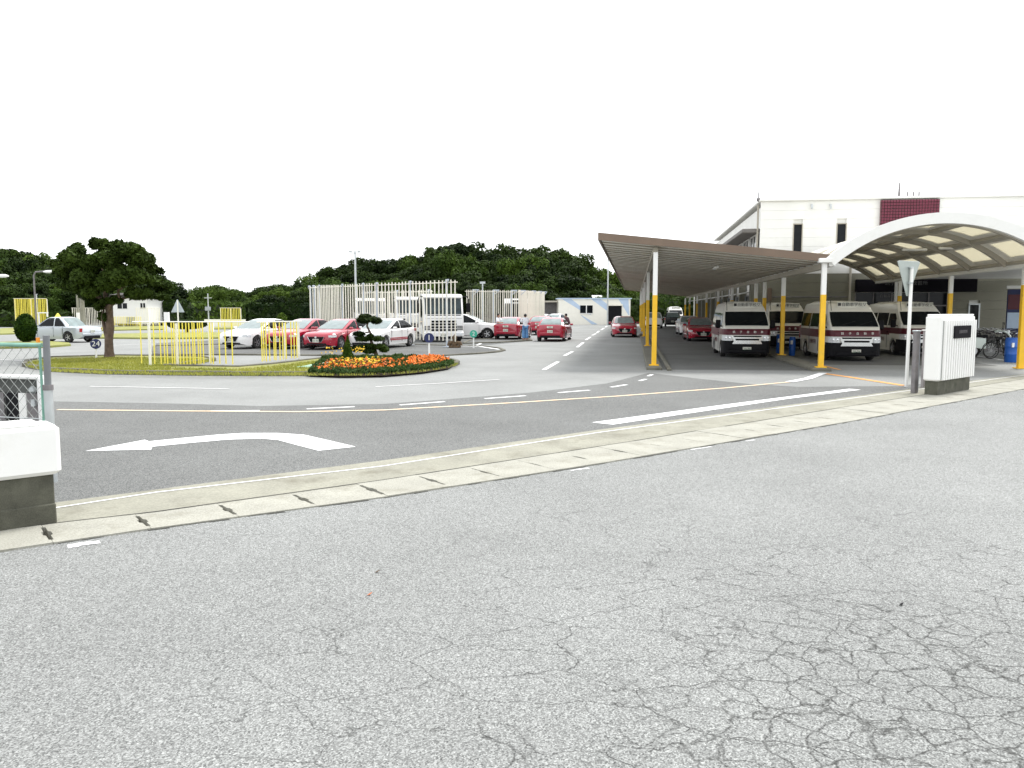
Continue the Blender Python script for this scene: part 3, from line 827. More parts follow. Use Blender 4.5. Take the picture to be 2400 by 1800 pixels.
# the vault itself: a grid of ribs, sheet strips between them and a skylight in the middle of each bay
NT, NY = 5, 6
dy = (VY1 - VY0 - .3) / NY
for j in range(NY + 1):
    y = VY0 + .12 + j * dy
    vpart("rib", arc(-.99, .99, y, y + .14, -.19, .0, 22), beam_m, 30)
for i in range(NT + 1):
    t = -1 + 2 * i / NT; w = .028
    vpart("stringer", arc(max(-1, t - w), min(1, t + w), VY0 + .1, VY1 - .1, -.13, -.015, 2), beam_m)
tt = 2 / NT
for i in range(NT):
    t0 = -1 + i * tt
    for j in range(NY):
        y0 = VY0 + .12 + j * dy + .14; y1 = y0 + dy - .14
        a0, a1, b0, b1 = t0 + .03, t0 + tt - .03, t0 + tt * .22, t0 + tt * .78
        c0, c1 = y0 + (y1 - y0) * .22, y0 + (y1 - y0) * .80
        sh = MB()
        for q in ((a0, a1, y0, c0), (a0, a1, c1, y1), (a0, b0, c0, c1), (b1, a1, c0, c1)):
            m = arc(q[0], q[1], q[2], q[3], -.03, .03, 3); sh.add(m.v, m.f)
        vpart("roof_sheet", sh, soffit_m, 30)
        vpart("skylight", arc(b0, b1, c0 + .004, c1 - .004, -.012, .018, 3), skyl_m, 30)
for sx, x in ((-1, VX0), (1, VX1)):
    vpart("gutter_beam", MB().box((x, (VY0 + VY1) / 2, vz0 - .10), (.20, VY1 - VY0, .22), 0, .02), white_m)
ypost(va, 5.88, 26.3, 3.40, 2.42)
vpart("post_cap", MB().box((5.88, 26.22, 3.47), (.42, .30, .14), 0, .02), white_m)
ypost(va, 12.62, 28.3, 3.42, 2.75, .085)
ypost(va, 12.55, 34.3, 3.42, 2.60)
ypost(va, 12.55, 40.5, 3.42, 2.60)
ypost(va, 6.05, 38.9, 3.42, 2.50)
for x, y in ((10.2, 31.5), (11.3, 31.0)): vpart("strip_light", MB().box((x, y, 4.15), (.9, .12, .08), .1, .02), white_m)
# flat covered way to the right, behind the vault
cw_ = thing("covered_way", "flat roofed white covered way to the right of the vaulted canopy", "canopy", (16, 40, 0))
part(cw_, "roof", MB().box((16.3, 38.5, 3.62), (7.2, 12.6, .16), 0, .02), white_m, None, True)
part(cw_, "fascia", MB().box((16.3, 32.1, 3.60), (7.3, .1, .30), 0, .01), beam_m, None, True)
for x, y in ((19.6, 32.6), (19.6, 40), (13.2, 43.2)): part(cw_, "post", MB().box((x, y, 1.77), (.12, .12, 3.54)), white_m, None, True)

# ------------------------------------------------------------------ banner and shed
p = G(2374, 806)
pb = thing("notice_board", "tall notice board with blue and dark red print beside the right hand yellow post", "notice board", (DY(2378, 700, 41).x, 41.0, 0))
part(pb, "board", MB().box((0, 0, 1.75), (.62, .06, 2.3), -.2, .01), navy_m)
part(pb, "board_face", MB().box((-.01, -.045, 1.42), (.54, .02, .75), -.2), lblue_m)
part(pb, "board_face", MB().box((-.01, -.045, 2.3), (.54, .02, .7), -.2), cmaroon_m)
part(pb, "board_cap", MB().box((0, 0, 3.0), (.7, .14, .14), -.2), white_m)
for x in (-.26, .26): part(pb, "leg", MB().box((x, .05, .55), (.05, .05, 1.1)), grey_m)

a, b = Vector(G(1310, 758)), Vector(G(1476, 759))
SHD = 100.0
a = DD(1309, 758, SHD); b = DD(1477, 758, SHD); a.z = b.z = 0
shed = thing("prefab_shed", "cream prefabricated shed with slanting pale blue stripes and an open dark door", "shed", tuple(a), math.atan2(b.y - a.y, b.x - a.x))
SW = (b - a).length; SH = 3.25
part(shed, "wall", MB().box((SW / 2, 2.0, SH / 2), (SW, 4, SH)), mat("pale_cream_panel", (.82, .80, .72), .6, var=.03))
part(shed, "roof", MB().box((SW / 2, 2.0, SH + .06), (SW + .3, 4.3, .12)), lblue_m)
k = SW / 168
for u0, u1, uu0, uu1 in ((8, 30, 60, 78), (76, 98, 128, 150), (140, 163, 164, 166)):
    m = MB(); m.loft([[(u0 * k, -.006, SH - .02), (u0 * k, -.016, SH - .02), (uu0 * k, -.016, 1.55 if uu0 < 120 else 1.2), (uu0 * k, -.006, 1.55 if uu0 < 120 else 1.2)], [(u1 * k, -.006, SH - .02), (u1 * k, -.016, SH - .02), (uu1 * k, -.016, 1.2), (uu1 * k, -.006, 1.2)]])
    part(shed, "stripe", m, lblue_m)
part(shed, "stripe", MB().loft([[(52 * k, -.006, 1.2), (52 * k, -.016, 1.2), (78 * k, -.016, .05), (78 * k, -.006, .05)], [(54 * k, -.006, 1.2), (54 * k, -.016, 1.2), (92 * k, -.016, .05), (92 * k, -.006, .05)]]), lblue_m)
w = part(shed, "window", MB().box((65 * k, -.03, 1.95), (29 * k, .06, .98)), glass_m)
f = MB().box((65 * k, -.05, 1.95), (2.2 * k, .06, 1.0)); f.box((65 * k, -.05, 1.43), (31 * k, .08, .08)); sub(w, "window_frame", f, white_m)
dr = part(shed, "door", MB().box((131.5 * k, -.02, 1.2), (32 * k, .06, 2.4)), black_m)
sub(dr, "shutter_box", MB().box((131.5 * k, -.08, 2.5), (36 * k, .2, .2)), cream_m)
p = DD(1370, 697, SHD + 12)
hs_ = thing("far_shelter", "low pale roof showing above the striped shed", "shelter", (p.x, p.y, 0))
part(hs_, "roof", MB().loft([[(-2.4, 0, 3.55), (-2.4, 3, 3.55), (-2.4, 1.5, 3.95)], [(2.4, 0, 3.55), (2.4, 3, 3.55), (2.4, 1.5, 3.95)]]), white_m)
part(hs_, "wall", MB().box((0, 1.5, 1.75), (4.4, 2.6, 3.5)), beam_m)
# dark open shelter left of the shed
p = DD(1292, 757, 102)
hs_ = thing("open_shelter", "open shelter with grey roof edge left of the striped shed", "shelter", (p.x, p.y, 0))
part(hs_, "roof", MB().box((0, 1, 2.95), (2.6, 4, .2)), beam_m)
for x in (-1.1, 1.1): part(hs_, "post", MB().box((x, -.8, 1.42), (.1, .1, 2.85)), grey_m)
part(hs_, "wall", MB().box((0, 2.8, 1.42), (2.4, .1, 2.85)), dgrey_m)

# house beyond the practice yard
p = DD(267, 765, 92); q = DD(347, 765, 92)
hw = (q - p).length
ho = thing("white_house", "small white house with a dark roof edge and two windows beyond the far poles", "house", (p.x, p.y, 0), math.atan2(q.y - p.y, q.x - p.x))
part(ho, "wall", MB().box((hw / 2, 2.5, 1.9), (hw, 5, 3.2)), wall_m)
part(ho, "wall", MB().box((hw / 2, 2.7, .25), (hw - .6, 4.6, .5)), roofgrey_m)
part(ho, "roof", MB().loft([[(-.25, -.3, 3.32), (-.25, -.3, 3.62), (-.25, 2.5, 3.9), (-.25, 5.3, 3.62), (-.25, 5.3, 3.32)], [(hw + .4, -.3, 3.32), (hw + .4, -.3, 3.62), (hw + .4, 2.5, 3.9), (hw + .4, 5.3, 3.62), (hw + .4, 5.3, 3.32)]]), mat("dark_roof_sheet", (.035, .03, .028), .8))
for x0, x1 in ((.13, .43), (.80, .96)):
    w = part(ho, "window", MB().box((hw * (x0 + x1) / 2, -.02, 2.35), (hw * (x1 - x0), .06, .62)), glass_m)
    f = MB()
    for x in (x0, (x0 + x1) / 2, x1): f.box((hw * x, -.04, 2.35), (.06, .06, .68))
    sub(w, "window_frame", f, white_m)
dr = part(ho, "door", MB().box((hw * .5, -.02, .75), (hw * .24, .06, .65)), grey_m)
# low white wall with a clipped dark bush before it
p = DD(386, 760, 70); q = DD(397, 760, 70)
lw = thing("low_white_wall", "low white wall end behind the flat clipped dark bush", "wall", (p.x, p.y, 0))
part(lw, "wall", MB().bar((p.x, p.y, .85), (q.x, q.y, .85), .25, 1.7), white_m, None, True)
p = DD(575, 760, 84); q = DD(480, 760, 84)
p = DD(397, 760, 70); q = DD(500, 760, 70)
lw = thing("low_white_wall", "low white kerb under the flat clipped dark bush", "wall", (p.x, p.y, 0))
part(lw, "wall", MB().bar((p.x, p.y, .4), (q.x, q.y, .4), .25, .8), white_m, None, True)
p = DD(575, 760, 84); q = DD(480, 760, 84)
lw = thing("low_white_wall", "long low white kerb wall below the far green hedge", "wall", (p.x, p.y, 0))
part(lw, "wall", MB().bar((p.x, p.y, .45), (q.x, q.y, .45), .25, .9), white_m, None, True)
# ------------------------------------------------------------------ gate piers, fence, posts, sign at the entrance
# right hand pier: ribbed white box on a concrete plinth
a = Vector(G(2196, 928)); b = Vector(G(2274, 914))
rd = (b - a).normalized(); L = (b - a).length; ang = math.atan2(rd.y, rd.x)
box = thing("gate_pier", "white ribbed gate pier with a dark name plate on a weathered concrete plinth", "gate pier", (a.x, a.y, 0), ang)
dep = .30
part(box, "plinth", MB().box((L / 2, dep / 2, .17), (L - .06, dep - .02, .36), 0, .015), plinth_m)
z0, z1 = .33, 1.80
part(box, "casing", MB().box((L / 2, dep / 2, (z0 + z1) / 2), (L + .04, dep + .04, z1 - z0), 0, .03), white_m)
part(box, "rib_shade_backing", MB().box((L / 2 + .04, -.026, (z0 + z1) / 2 - .04), (L - .12, .012, z1 - z0 - .14)), mat("groove_painted_shade", (.30, .31, .30), .8))  # grey strip paints the groove shadow between the white ribs
rb = MB(); n = 14; x0, x1 = .10, L; w = (x1 - x0) / n
for i in range(n):
    x = x0 + (i + .5) * w
    rb.loft([[(x - w * .33, -.026, z), (x - w * .27, -.075, z), (x + w * .27, -.075, z), (x + w * .33, -.026, z)] for z in (z0 + .02, z1 - .10)])
part(box, "ribbed_front", rb, white_m)
pl = part(box, "name_plate", MB().box((L * .53, -.085, 1.43), (L * .50, .04, .29), 0, .01), sign_m)
lettering(box, "plate_lettering", "自動車教習所", .085, mat("plate_letters", (.10, .09, .10), .5), frame((L * .53, -.1065, 1.43), (1, 0, 0)))
part(box, "cap", MB().box((L / 2, dep / 2, z1 + .018), (L + .0, dep + .0, .04), 0, .015), white_m)

# left hand low wall
a = Vector(G(132, 1226)); dirn = (Vector(G(132, 1226)) - Vector(G(0, 1247))).normalized()
a2 = a; ang = math.atan2(dirn.y, dirn.x)
lw = thing("gate_wall", "low concrete gate wall under a thick white coping at the near left corner", "gate wall", (a2.x, a2.y, 0), ang)
part(lw, "base_wall", MB().box((-2.0, .16, .28), (4.0, .32, .56), 0, .01), plinth_m)
part(lw, "footing", MB().box((-2.0, .15, .095), (4.01, .335, .19), 0, .012), plinth_m)
part(lw, "coping", MB().box((-1.97, .16, .685), (4.06, .44, .45), 0, .035), white_m)
part(lw, "coping_end_piece", MB().box((-.33, .16, .92), (.50, .38, .03), 0, .012), white_m)

# chain-link fence panel with its post, behind the wall
fd = 8.8
p = DD(112, 990, fd); q = DD(-120, 990, fd + .4)
fn = thing("chain_link_fence", "chain link fence panel with a green top rail and a steel end post", "fence", (p.x, p.y, 0), math.atan2(q.y - p.y, q.x - p.x))
FL = (q - p).length; zt = DD(112, 809, fd).z
part(fn, "top_rail", MB().tube([(0.02, 0, zt), (FL, 0, zt)], .023, 8), green_m)
part(fn, "frame_stile", MB().tube([(.055, 0, .25), (.055, 0, zt)], .014, 8), green_m)
part(fn, "tension_wire", MB().tube([(.05, 0, .72), (FL, 0, .72)], .006, 5), galv_m)
zp = DD(115, 786, fd).z
po = part(fn, "post", MB().tube([(-.03, 0, 0), (-.03, 0, 1.08)], .048, 10), galv_m, 40)
sub(po, "upper_post", MB().tube([(-.03, 0, 1.08), (-.045, 0, zp)], .036, 10), upost_m, 40)
sub(po, "collar", MB().tube([(-.03, 0, 1.05), (-.03, 0, 1.11)], .056, 10), dgrey_m)
sub(po, "reflector", MB().box((.03, .04, zp - .05), (.035, .02, .055)), amber_m)
wr = MB(); st = .13; h0, h1 = .28, zt
for s_ in (1, -1):
    x = -h1
    while x < FL + h1:
        # clip one diagonal wire to the panel
        pts = []
        xa, za, xb, zb = (x, h0, x + (h1 - h0), h1) if s_ > 0 else (x, h1, x + (h1 - h0), h0)
        t0, t1 = max(0, (.055 - xa) / (xb - xa)), min(1, (FL - xa) / (xb - xa))
        if t1 > t0 + .01: wr.bar((xa + (xb - xa) * t0, .004 * s_, za + (zb - za) * t0), (xa + (xb - xa) * t1, .004 * s_, za + (zb - za) * t1), .0034, .0034)
        x += st
cl = part(fn, "wire_mesh", wr, wire_m); cl["kind"] = "stuff"

# folded sliding gate behind the fence
gd = 10.2
p = DD(108, 1000, gd); q = DD(-150, 1000, gd + .5)
sg = thing("sliding_gate", "grey folded sliding gate with a pale top edge behind the chain link fence", "gate", (p.x, p.y, 0), math.atan2(q.y - p.y, q.x - p.x))
ztop = DD(50, 884, gd).z; GL = (q - p).length
part(sg, "panel", MB().box((GL / 2, .0, ztop / 2), (GL, .08, ztop - .04)), mat("gate_grey", (.075, .08, .075), .6, var=.2, scale=2))
part(sg, "top_rail", MB().box((GL / 2, .04, ztop), (GL + .06, .16, .045), 0, .01), white_m)
part(sg, "end_stile", MB().box((-.02, .04, ztop / 2), (.05, .14, ztop), 0, .01), cwhite_m)
def px(u): return ((DD(u, 950, gd) - Vector((p.x, p.y, DD(u, 950, gd).z))).length)
part(sg, "dark_panel", MB().box(((px(40) + px(4)) / 2, .04, ztop - .52), (px(4) - px(40), .05, .62)), black_m)
part(sg, "white_panel", MB().box(((px(64) + px(42)) / 2, .04, ztop - .52), (px(42) - px(64), .06, .62)), white_m)
part(sg, "dark_panel", MB().box(((px(100) + px(66)) / 2, .04, ztop - .52), (px(66) - px(100), .04, .62)), dgrey_m)
part(sg, "dark_panel", MB().box(((px(-4) + px(-80)) / 2, .04, ztop - .52), (px(-80) - px(-4), .04, .62)), dgrey_m)
part(sg, "latch", MB().lathe([(.01, -.05), (.05, -.02), (.05, .02), (.01, .05)], (px(86), .07, ztop - .16), 10), galv_m)
part(sg, "latch", MB().box((px(88), .07, ztop - .33), (.06, .05, .09)), galv_m)

# gate posts and the sign pole by the right pier
p = G(2142, 922)
gp = thing("gate_post", "thick dark grey steel gate post close to the white sign pole", "gate post", (p[0], p[1], 0), .5)
part(gp, "post", MB().box((0, 0, .72), (.115, .115, 1.44), 0, .012), dgrey_m)
part(gp, "cap", MB().box((0, 0, 1.455), (.14, .14, .03), 0, .008), galv_m)
part(gp, "guide_channel", MB().box((.066, -.02, .70), (.02, .05, 1.36)), grey_m)
p = G(2163, 909)
gp = thing("gate_post", "thin grey steel gate post between the thick post and the white pier", "gate post", (p[0], p[1], 0), .5)
part(gp, "post", MB().box((0, 0, .71), (.075, .09, 1.42), 0, .008), mat("mauve_grey_steel", (.28, .26, .26), .6, var=.2, scale=5))
part(gp, "cap", MB().box((.02, 0, 1.435), (.2, .11, .03), 0, .006), white_m)
p = G(2124, 907)
sp = thing("road_sign", "back of a downward pointing triangular road sign on a tall white pole", "road sign", (p[0], p[1], 0), .5)
part(sp, "pole", MB().tube([(0, 0, 0), (0, 0, 2.98)], .042, 12), white_m, 40)
zt, zb = 3.12, 2.28
aa = R(11); dx, dy = math.cos(aa), math.sin(aa)
def tri(o, k):
    ox, oy = -dy * o, dx * o; h = zt - zb; c = (zt * 2 + zb) / 3
    P = [(-.47, zt), (-.40, zt + .03), (.40, zt + .03), (.47, zt), (.04, zb), (-.04, zb)]
    return [(x * k * dx + ox - .04 * dx, x * k * dy + oy - .04 * dy, c + (z - c) * k) for x, z in P]
part(sp, "sign_plate", MB().loft([tri(.052, .96), tri(.058, 1), tri(.064, 1), tri(.070, .96)]), mat("sign_back", (.36, .40, .38), .4, metal=.3, var=.06))
part(sp, "sign_face", MB().loft([tri(.0705, .93), tri(.073, .93)]), mat("sign_red", (.5, .02, .03), .4))
for z in (2.60, 2.98): part(sp, "clamp", MB().tube([(-.02, 0, z - .02), (-.02, 0, z + .02)], .056, 10), galv_m)

# ------------------------------------------------------------------ practice frames hung with poles
def pole_frame(label, a, b, top, bottom, n, cat, pole_m, pole_r, posts, post_m, group, arm=None, us=None, jitter=.02, loc=None, hang=0.0):
    """posts: fractions along a-b, or plan points; poles hang from a rail between a and b"""
    a, b = Vector(a), Vector(b); dr = (b - a).normalized(); L = (b - a).length
    t = thing("pole_frame", label, cat, (a.x, a.y, 0), math.atan2(dr.y, dr.x), group)
    zr_ = top - .12 if arm else top + .01
    part(t, "rail", MB().tube([(-.05, 0, zr_), (L + .05, 0, zr_)], .022 if arm else .019, 6), pole_m if arm else post_m)
    me = None
    fr = us if us else [(i + .5) / n for i in range(n)]
    for f in fr:
        if me is None: me = MB().tube([(0, 0, bottom), (0, 0, top)], pole_r, 6).mesh("pole", pole_m, 40)
        o = link("pole", me, t, (f * L + (0 if us else random.uniform(-jitter, jitter)), random.uniform(-.01, .01), random.uniform(-.02, .02)))
        o.rotation_euler = (0, random.uniform(-.006, .006), 0)
    for f in posts:
        po = part(t, "post", MB().tube([(f * L, .12, 0), (f * L, .12, top + (.02 if arm else -.04))], .055 if arm else .045, 8), post_m, 40)
        sub(po, "base_plate", MB().box((f * L, .12, .035), (.55 if not arm else .4, .32, .05), 0, .01), black_m if not arm else grey_m)
        if arm:
            A = MB().bar((f * L - .04, .12, top), (f * L + arm, -.1, top), .07, .09)
            A.bar((f * L, .12, top - arm * .95), (f * L + arm * .85, -.08, top - .06), .05, .05); A.bar((f * L, .12, top - .05), (f * L, -.02, top - .12), .05, .05)
            sub(po, "arm", A, post_m)
    return t
# tall grey framed rows of cream poles
def fracs(us, v, a, b):
    """where the sight lines of columns us meet the row a-b"""
    a, b = Vector(a), Vector(b); out = []
    for u in us:
        r = _ray(u, v); e = b - a
        den = r.x * e.y - r.y * e.x
        t = (r.x * (0 - a.y) - r.y * (0 - a.x)) / den
        out.append(t)
    return out
A = DD(735, 800, 50); B = DD(1072, 800, 39.6)
us = [745 + i * 3.6 for i in range(15)] + [800 + i * 5.6 for i in range(14)] + [880 + i * 8.0 for i in range(15)] + [1000 + i * 9.6 for i in range(8)]
pole_frame("tall grey frame hung with cream poles in front of the white trucks", A.xy, B.xy, 3.42, .35, 0, "pole frame", cream_m, .030, fracs([746, 800, 848, 880, 957, 1043], 760, A.xy, B.xy), post_m, "tall frames hung with cream poles", .42, fracs(us, 760, A.xy, B.xy))
A = DD(726, 800, 52); B = DD(746, 800, 50.4)
pole_frame("short return of grey posts at the left end of the tall pole frames", A.xy, B.xy, 3.45, .35, 3, "pole frame", cream_m, .033, [0, .5], post_m, "tall frames hung with cream poles", .35)
A = DD(850, 800, 66); B = DD(1015, 800, 60)
pole_frame("far row of cream poles rising above the white truck cabs", A.xy, B.xy, 3.42, .35, 30, "pole frame", cream_m, .035, [.1, .5, .93], post_m, "tall frames hung with cream poles", .4)
A = DD(1092, 800, 60); B = DD(1222, 800, 62.5)
pole_frame("tall frame of cream poles behind the two people and red cars", A.xy, B.xy, 3.42, .3, 27, "pole frame", cream_m, .036, [.14, .5, .83, .99], post_m, "tall frames hung with cream poles", .4)
A = DD(1215, 800, 62); B = DD(1276, 800, 69)
pole_frame("dense end row of cream poles left of the open shelter", A.xy, B.xy, 3.46, .3, 34, "pole frame", cream_m, .037, [.55, .8, 1.0], post_m, "tall frames hung with cream poles", .35)
# yellow rows on the lawn: poles measured one by one along the row
A, B = Vector(G(318, 863)), Vector(G(585, 864)); dr = (B - A).normalized()
def hitfr(us, v=803):
    return fracs(us, v, A, B)
z = 300; k = 1 / 4.424
us = [z + x * k for x in (135, 268, 335, 375, 404, 452, 478, 538, 572, 603, 640, 672, 690, 728, 748, 780, 852, 878, 945, 1010, 1080)]
pole_frame("long low white frame of yellow hanging poles on the lawn by the big tree", A, B, 1.53, .15, 0, "pole frame", ypole_m, .021, hitfr([346, 410, 488]), white_m, "low frames of yellow poles", None, hitfr(us))
A, B = Vector(G(607, 858)), Vector(G(707, 848)); 
us = [z + x * k for x in (1388, 1405, 1432, 1468, 1512, 1528, 1572, 1606, 1640, 1692, 1722, 1752)]
pole_frame("short low white frame of yellow hanging poles in front of the red car", A, B, 1.50, .15, 0, "pole frame", ypole_m, .020, hitfr([675, 706]), white_m, "low frames of yellow poles", None, hitfr(us))
for lab, u0, u1, v0, v1, dd_, n in (("far yellow pole frame behind the round bush and silver sedan", 32, 108, 700, 765, 78, 26), ("far row of cream and yellow poles left of the white house", 168, 245, 722, 765, 88, 20),
                                    ("far row of yellow poles before the white house", 246, 330, 742, 768, 86, 22), ("far row of cream poles right of the white house", 318, 372, 722, 765, 88, 14), ("small far yellow pole frame before the green bank", 516, 563, 722, 770, 80, 13)):
    A = DD(u0, v0, dd_); B = DD(u1, v0, dd_); 
    pole_frame(lab, A.xy, B.xy, A.z, .2, n, "pole frame", ypole_m if n in (26, 22, 13) else cream_m, .03, [0, .5, 1], cream_m, "distant pole frames", None)
A = DD(110, 730, 77); 
fr_ = thing("white_gantry", "white post frame at the right end of the far yellow poles behind the sedan", "frame", (A.x, A.y, 0))
part(fr_, "post", MB().tube([(0, 0, 0), (0, 0, 1.6)], .06, 6), white_m); part(fr_, "post", MB().tube([(-.9, 0, 0), (-.9, 0, 1.6)], .06, 6), white_m)
part(fr_, "beam", MB().box((-.45, 0, 1.62), (1.1, .12, .1)), white_m)

# numbered round markers
def marker(label, u, v, txt, m, z0=0.0, h=.62, r=.20, face=None):
    p = G(u, v, z0); t = thing("number_marker", label, "marker sign", (p[0], p[1], z0), math.atan2(p[1], p[0]) - R(90))
    part(t, "post", MB().box((0, .02, h / 2), (.07, .04, h)), white_m)
    part(t, "disc", MB().lathe([(r * .97, -.012), (r, -.006), (r, .006), (r * .97, .012)], (0, -.02, h + r * .7), 20, 'y'), m)
    lettering(t, "number", txt, r * 1.5, white_m, frame((0, -.036, h + r * .7), (1, 0, 0)), .003)
    return t
marker("round navy marker with a white 1 on a white post behind the orange flowers", 1006, 838, "1", navy_m, 0, .66)
marker("round green marker with a white 2 on a white post before the white car", 1110, 816, "2", teal_m, .02, .58, .19)
marker("round navy marker with a white 24 on a white post left of the big tree", 226, 840, "24", navy_m, .09, .42, .19)
# small dark ornament in front of the truck
p = G(1066, 815, .02)
og = thing("garden_ornament", "small dark brown carved garden ornament on a plank in front of the truck", "ornament", (p[0], p[1], .02))
part(og, "plank", MB().box((0, 0, .05), (.56, .34, .10), 0, .02), oldwood_m)
part(og, "figure", MB().lathe([(.14, .1), (.17, .2), (.10, .32), (.09, .40), (.13, .47), (.10, .58), (.02, .68)], (0, 0, 0), 12), oldwood_m, 50)
for s_ in (-1, 1): part(og, "side_piece", MB().tube([(s_ * .30, 0, .1), (s_ * .26, 0, .22), (s_ * .10, 0, .3)], [.11, .12, .05], 8), oldwood_m, 50)

# white triangle sign beyond the pole frame
p = DD(418, 760, 58)
ts = thing("road_sign", "grey back of an upright triangle sign on a white pole beyond the yellow poles", "road sign", (p.x, p.y, 0), R(30))
part(ts, "pole", MB().tube([(0, 0, 0), (0, 0, 2.6)], .05, 8), white_m)
zt, zb = DD(418, 702, 58).z, DD(418, 732, 58).z
part(ts, "sign_plate", MB().loft([[(-.46, y, zb), (.46, y, zb), (.03, y, zt), (-.03, y, zt)] for y in (.06, .075)]), mat("sign_back_grey", (.42, .47, .55), .5))

# masts, poles, lamps
def mast(label, u, vtop, dist, r, m, name="utility_pole", cat="pole"):
    p = DD(u, vtop, dist); t = thing(name, label, cat, (p.x, p.y, -.3)); part(t, "shaft", MB().tube([(0, 0, 0), (0, 0, p.z + .3)], [r * 1.4, r], 8), m, 40); return t, p.z + .3
t, h = mast("tall grey lighting mast with a cross arm above the cream poles", 832, 588, 88, .10, galv_m, "lighting_mast", "mast")
part(t, "cross_arm", MB().box((0, 0, h - .25), (1.1, .1, .1)), galv_m)
for x in (-.5, .5): part(t, "flood_light", MB().box((x, -.1, h - .05), (.35, .3, .22), 0, .04), galv_m)
t, h = mast("plain slim grey pole left of the carport roof corner", 1426, 560, 96, .07, galv_m)
part(t, "cap", MB().lathe([(.08, 0), (.08, .06), (.02, .10)], (0, 0, h), 8), galv_m)
t, h = mast("slim pole with a small crossbar before the distant bank", 487, 688, 92, .06, galv_m)
part(t, "cross_arm", MB().box((0, 0, h - .5), (.9, .08, .08)), galv_m); part(t, "cabinet", MB().box((0, -.1, h - 1.75), (.6, .3, .45), 0, .03), grey_m)
t, h = mast("short thin pole behind the silver sedan", 85, 690, 86, .06, galv_m); part(t, "cap", MB().box((0, 0, h + .02), (.2, .2, .05)), galv_m)
t, h = mast("thick concrete post standing against the dark woods", 190, 672, 84, .20, conc_m, "concrete_post", "post"); part(t, "cap", MB().box((0, 0, h + .02), (.5, .5, .06)), conc_m)
t, h = mast("thinner concrete post beside the thick one", 180, 680, 83, .10, conc_m, "concrete_post", "post"); part(t, "lower_sleeve", MB().tube([(0, 0, 0), (0, 0, h * .45)], .16, 8), white_m)
t, h = mast("slim mast with small lamp heads above the right cream poles", 1131, 660, 74, .06, galv_m, "lighting_mast", "mast"); part(t, "cross_arm", MB().box((0, 0, h - .1), (.5, .1, .2)), galv_m)
for lab, u, v, w_, dd_ in (("white street lamp head before the woods left of the big tree", 118, 637, .75, 56), ("white street lamp head at the left edge before the woods", 0, 647, .8, 50)):
    p = DD(u, v, dd_); t = thing("street_lamp", lab, "street lamp", (p.x - .5, p.y + .1, 0))
    part(t, "pole", MB().tube([(-.9, 0, 0), (-.9, 0, p.z - .25), (-.75, 0, p.z), (.2, 0, p.z + .06)], .055, 8), dgrey_m, 40)
    part(t, "lamp_head", MB().loft([[(x + .25, y * hw, p.z + zz * hh) for y, zz in ((-1, 0), (-.6, .8), (.6, .8), (1, 0), (.6, -.6), (-.6, -.6))] for x, hw, hh in ((-.35, .08, .05), (-.1, .17, .14), (.45, .18, .15), (.75, .06, .06))]), white_m, 50)
# ------------------------------------------------------------------ vehicles
def wheel_set(t, axles, r, hw, wd=.20, rim=rim_m, tyre_me={}, spokes=5):
    key = (r, wd, rim.name)
    if key not in tyre_me:
        ty = MB().lathe([(r * .62, -wd / 2), (r * .93, -wd / 2), (r, -wd * .32), (r, wd * .32), (r * .93, wd / 2), (r * .62, wd / 2)], (0, 0, 0), 22, 'y', False).mesh("tyre", tyre_m, 40)
        rm = MB().lathe([(r * .63, -wd * .36), (r * .66, wd * .40), (r * .60, wd * .44), (r * .57, wd * .26), (r * .16, wd * .26), (r * .13, wd * .40), (.01, wd * .42)], (0, 0, 0), 20, 'y')
        for k in range(spokes):
            a = 2 * math.pi * k / spokes; rm.bar((math.cos(a) * r * .1, wd * .34, math.sin(a) * r * .1), (math.cos(a) * r * .6, wd * .36, math.sin(a) * r * .6), r * .17, wd * .12, (0, 1, 0))
        tyre_me[key] = (ty, rm.mesh("rim", rim, 30), MB().lathe([(r * .56, 0), (.01, .001)], (0, wd * .27, 0), 16, 'y').mesh("hub_shadow", black_m))
    for xa in axles:
        for s_ in (1, -1):
            w = link("wheel", tyre_me[key][0], t, (xa, s_ * (hw - wd / 2 - .015), r)); w.rotation_euler = (0, 0, 0 if s_ > 0 else math.pi)
            link("rim", tyre_me[key][1], w); link("rim_shade", tyre_me[key][2], w)

def interp(tab, x):
    """piecewise linear rows (x, a, b, ...) sorted by falling x"""
    if x >= tab[0][0]: return tab[0][1:]
    for p, q in zip(tab, tab[1:]):
        if x >= q[0]:
            t = (x - p[0]) / (q[0] - p[0]); return tuple(a + (b - a) * t for a, b in zip(p[1:], q[1:]))
    return tab[-1][1:]

def side_strip(t, name, tab, x0, x1, z0, z1, m, off=.008, n=10, both=True, parent=None):
    for s_ in ((1, -1) if both else (1,)):
        b = MB(); rr = []
        for i in range(n + 1):
            x = x0 + (x1 - x0) * i / n; w = interp(tab, x)[0]
            rr.append([(x, s_ * (w + off), z0), (x, s_ * (w + off), z1), (x, s_ * (w - .02), z1), (x, s_ * (w - .02), z0)])
        part(t, name, b.loft(rr), m)

def plate(t, x, z, face, w=.33, h=.165, txt="12-34", back=False, col=None):
    M = frame((x + .012 * face, 0, z), (0, face, 0))
    o = part(t, "number_plate", MB().box((x, 0, z), (.016, w, h), 0, .003), tan_m)
    lettering(o, "plate_number", txt, h * .72, mat("plate_green", (.02, .10, .05), .6) if "plate_green" not in MATS else MATS["plate_green"], M, .002)

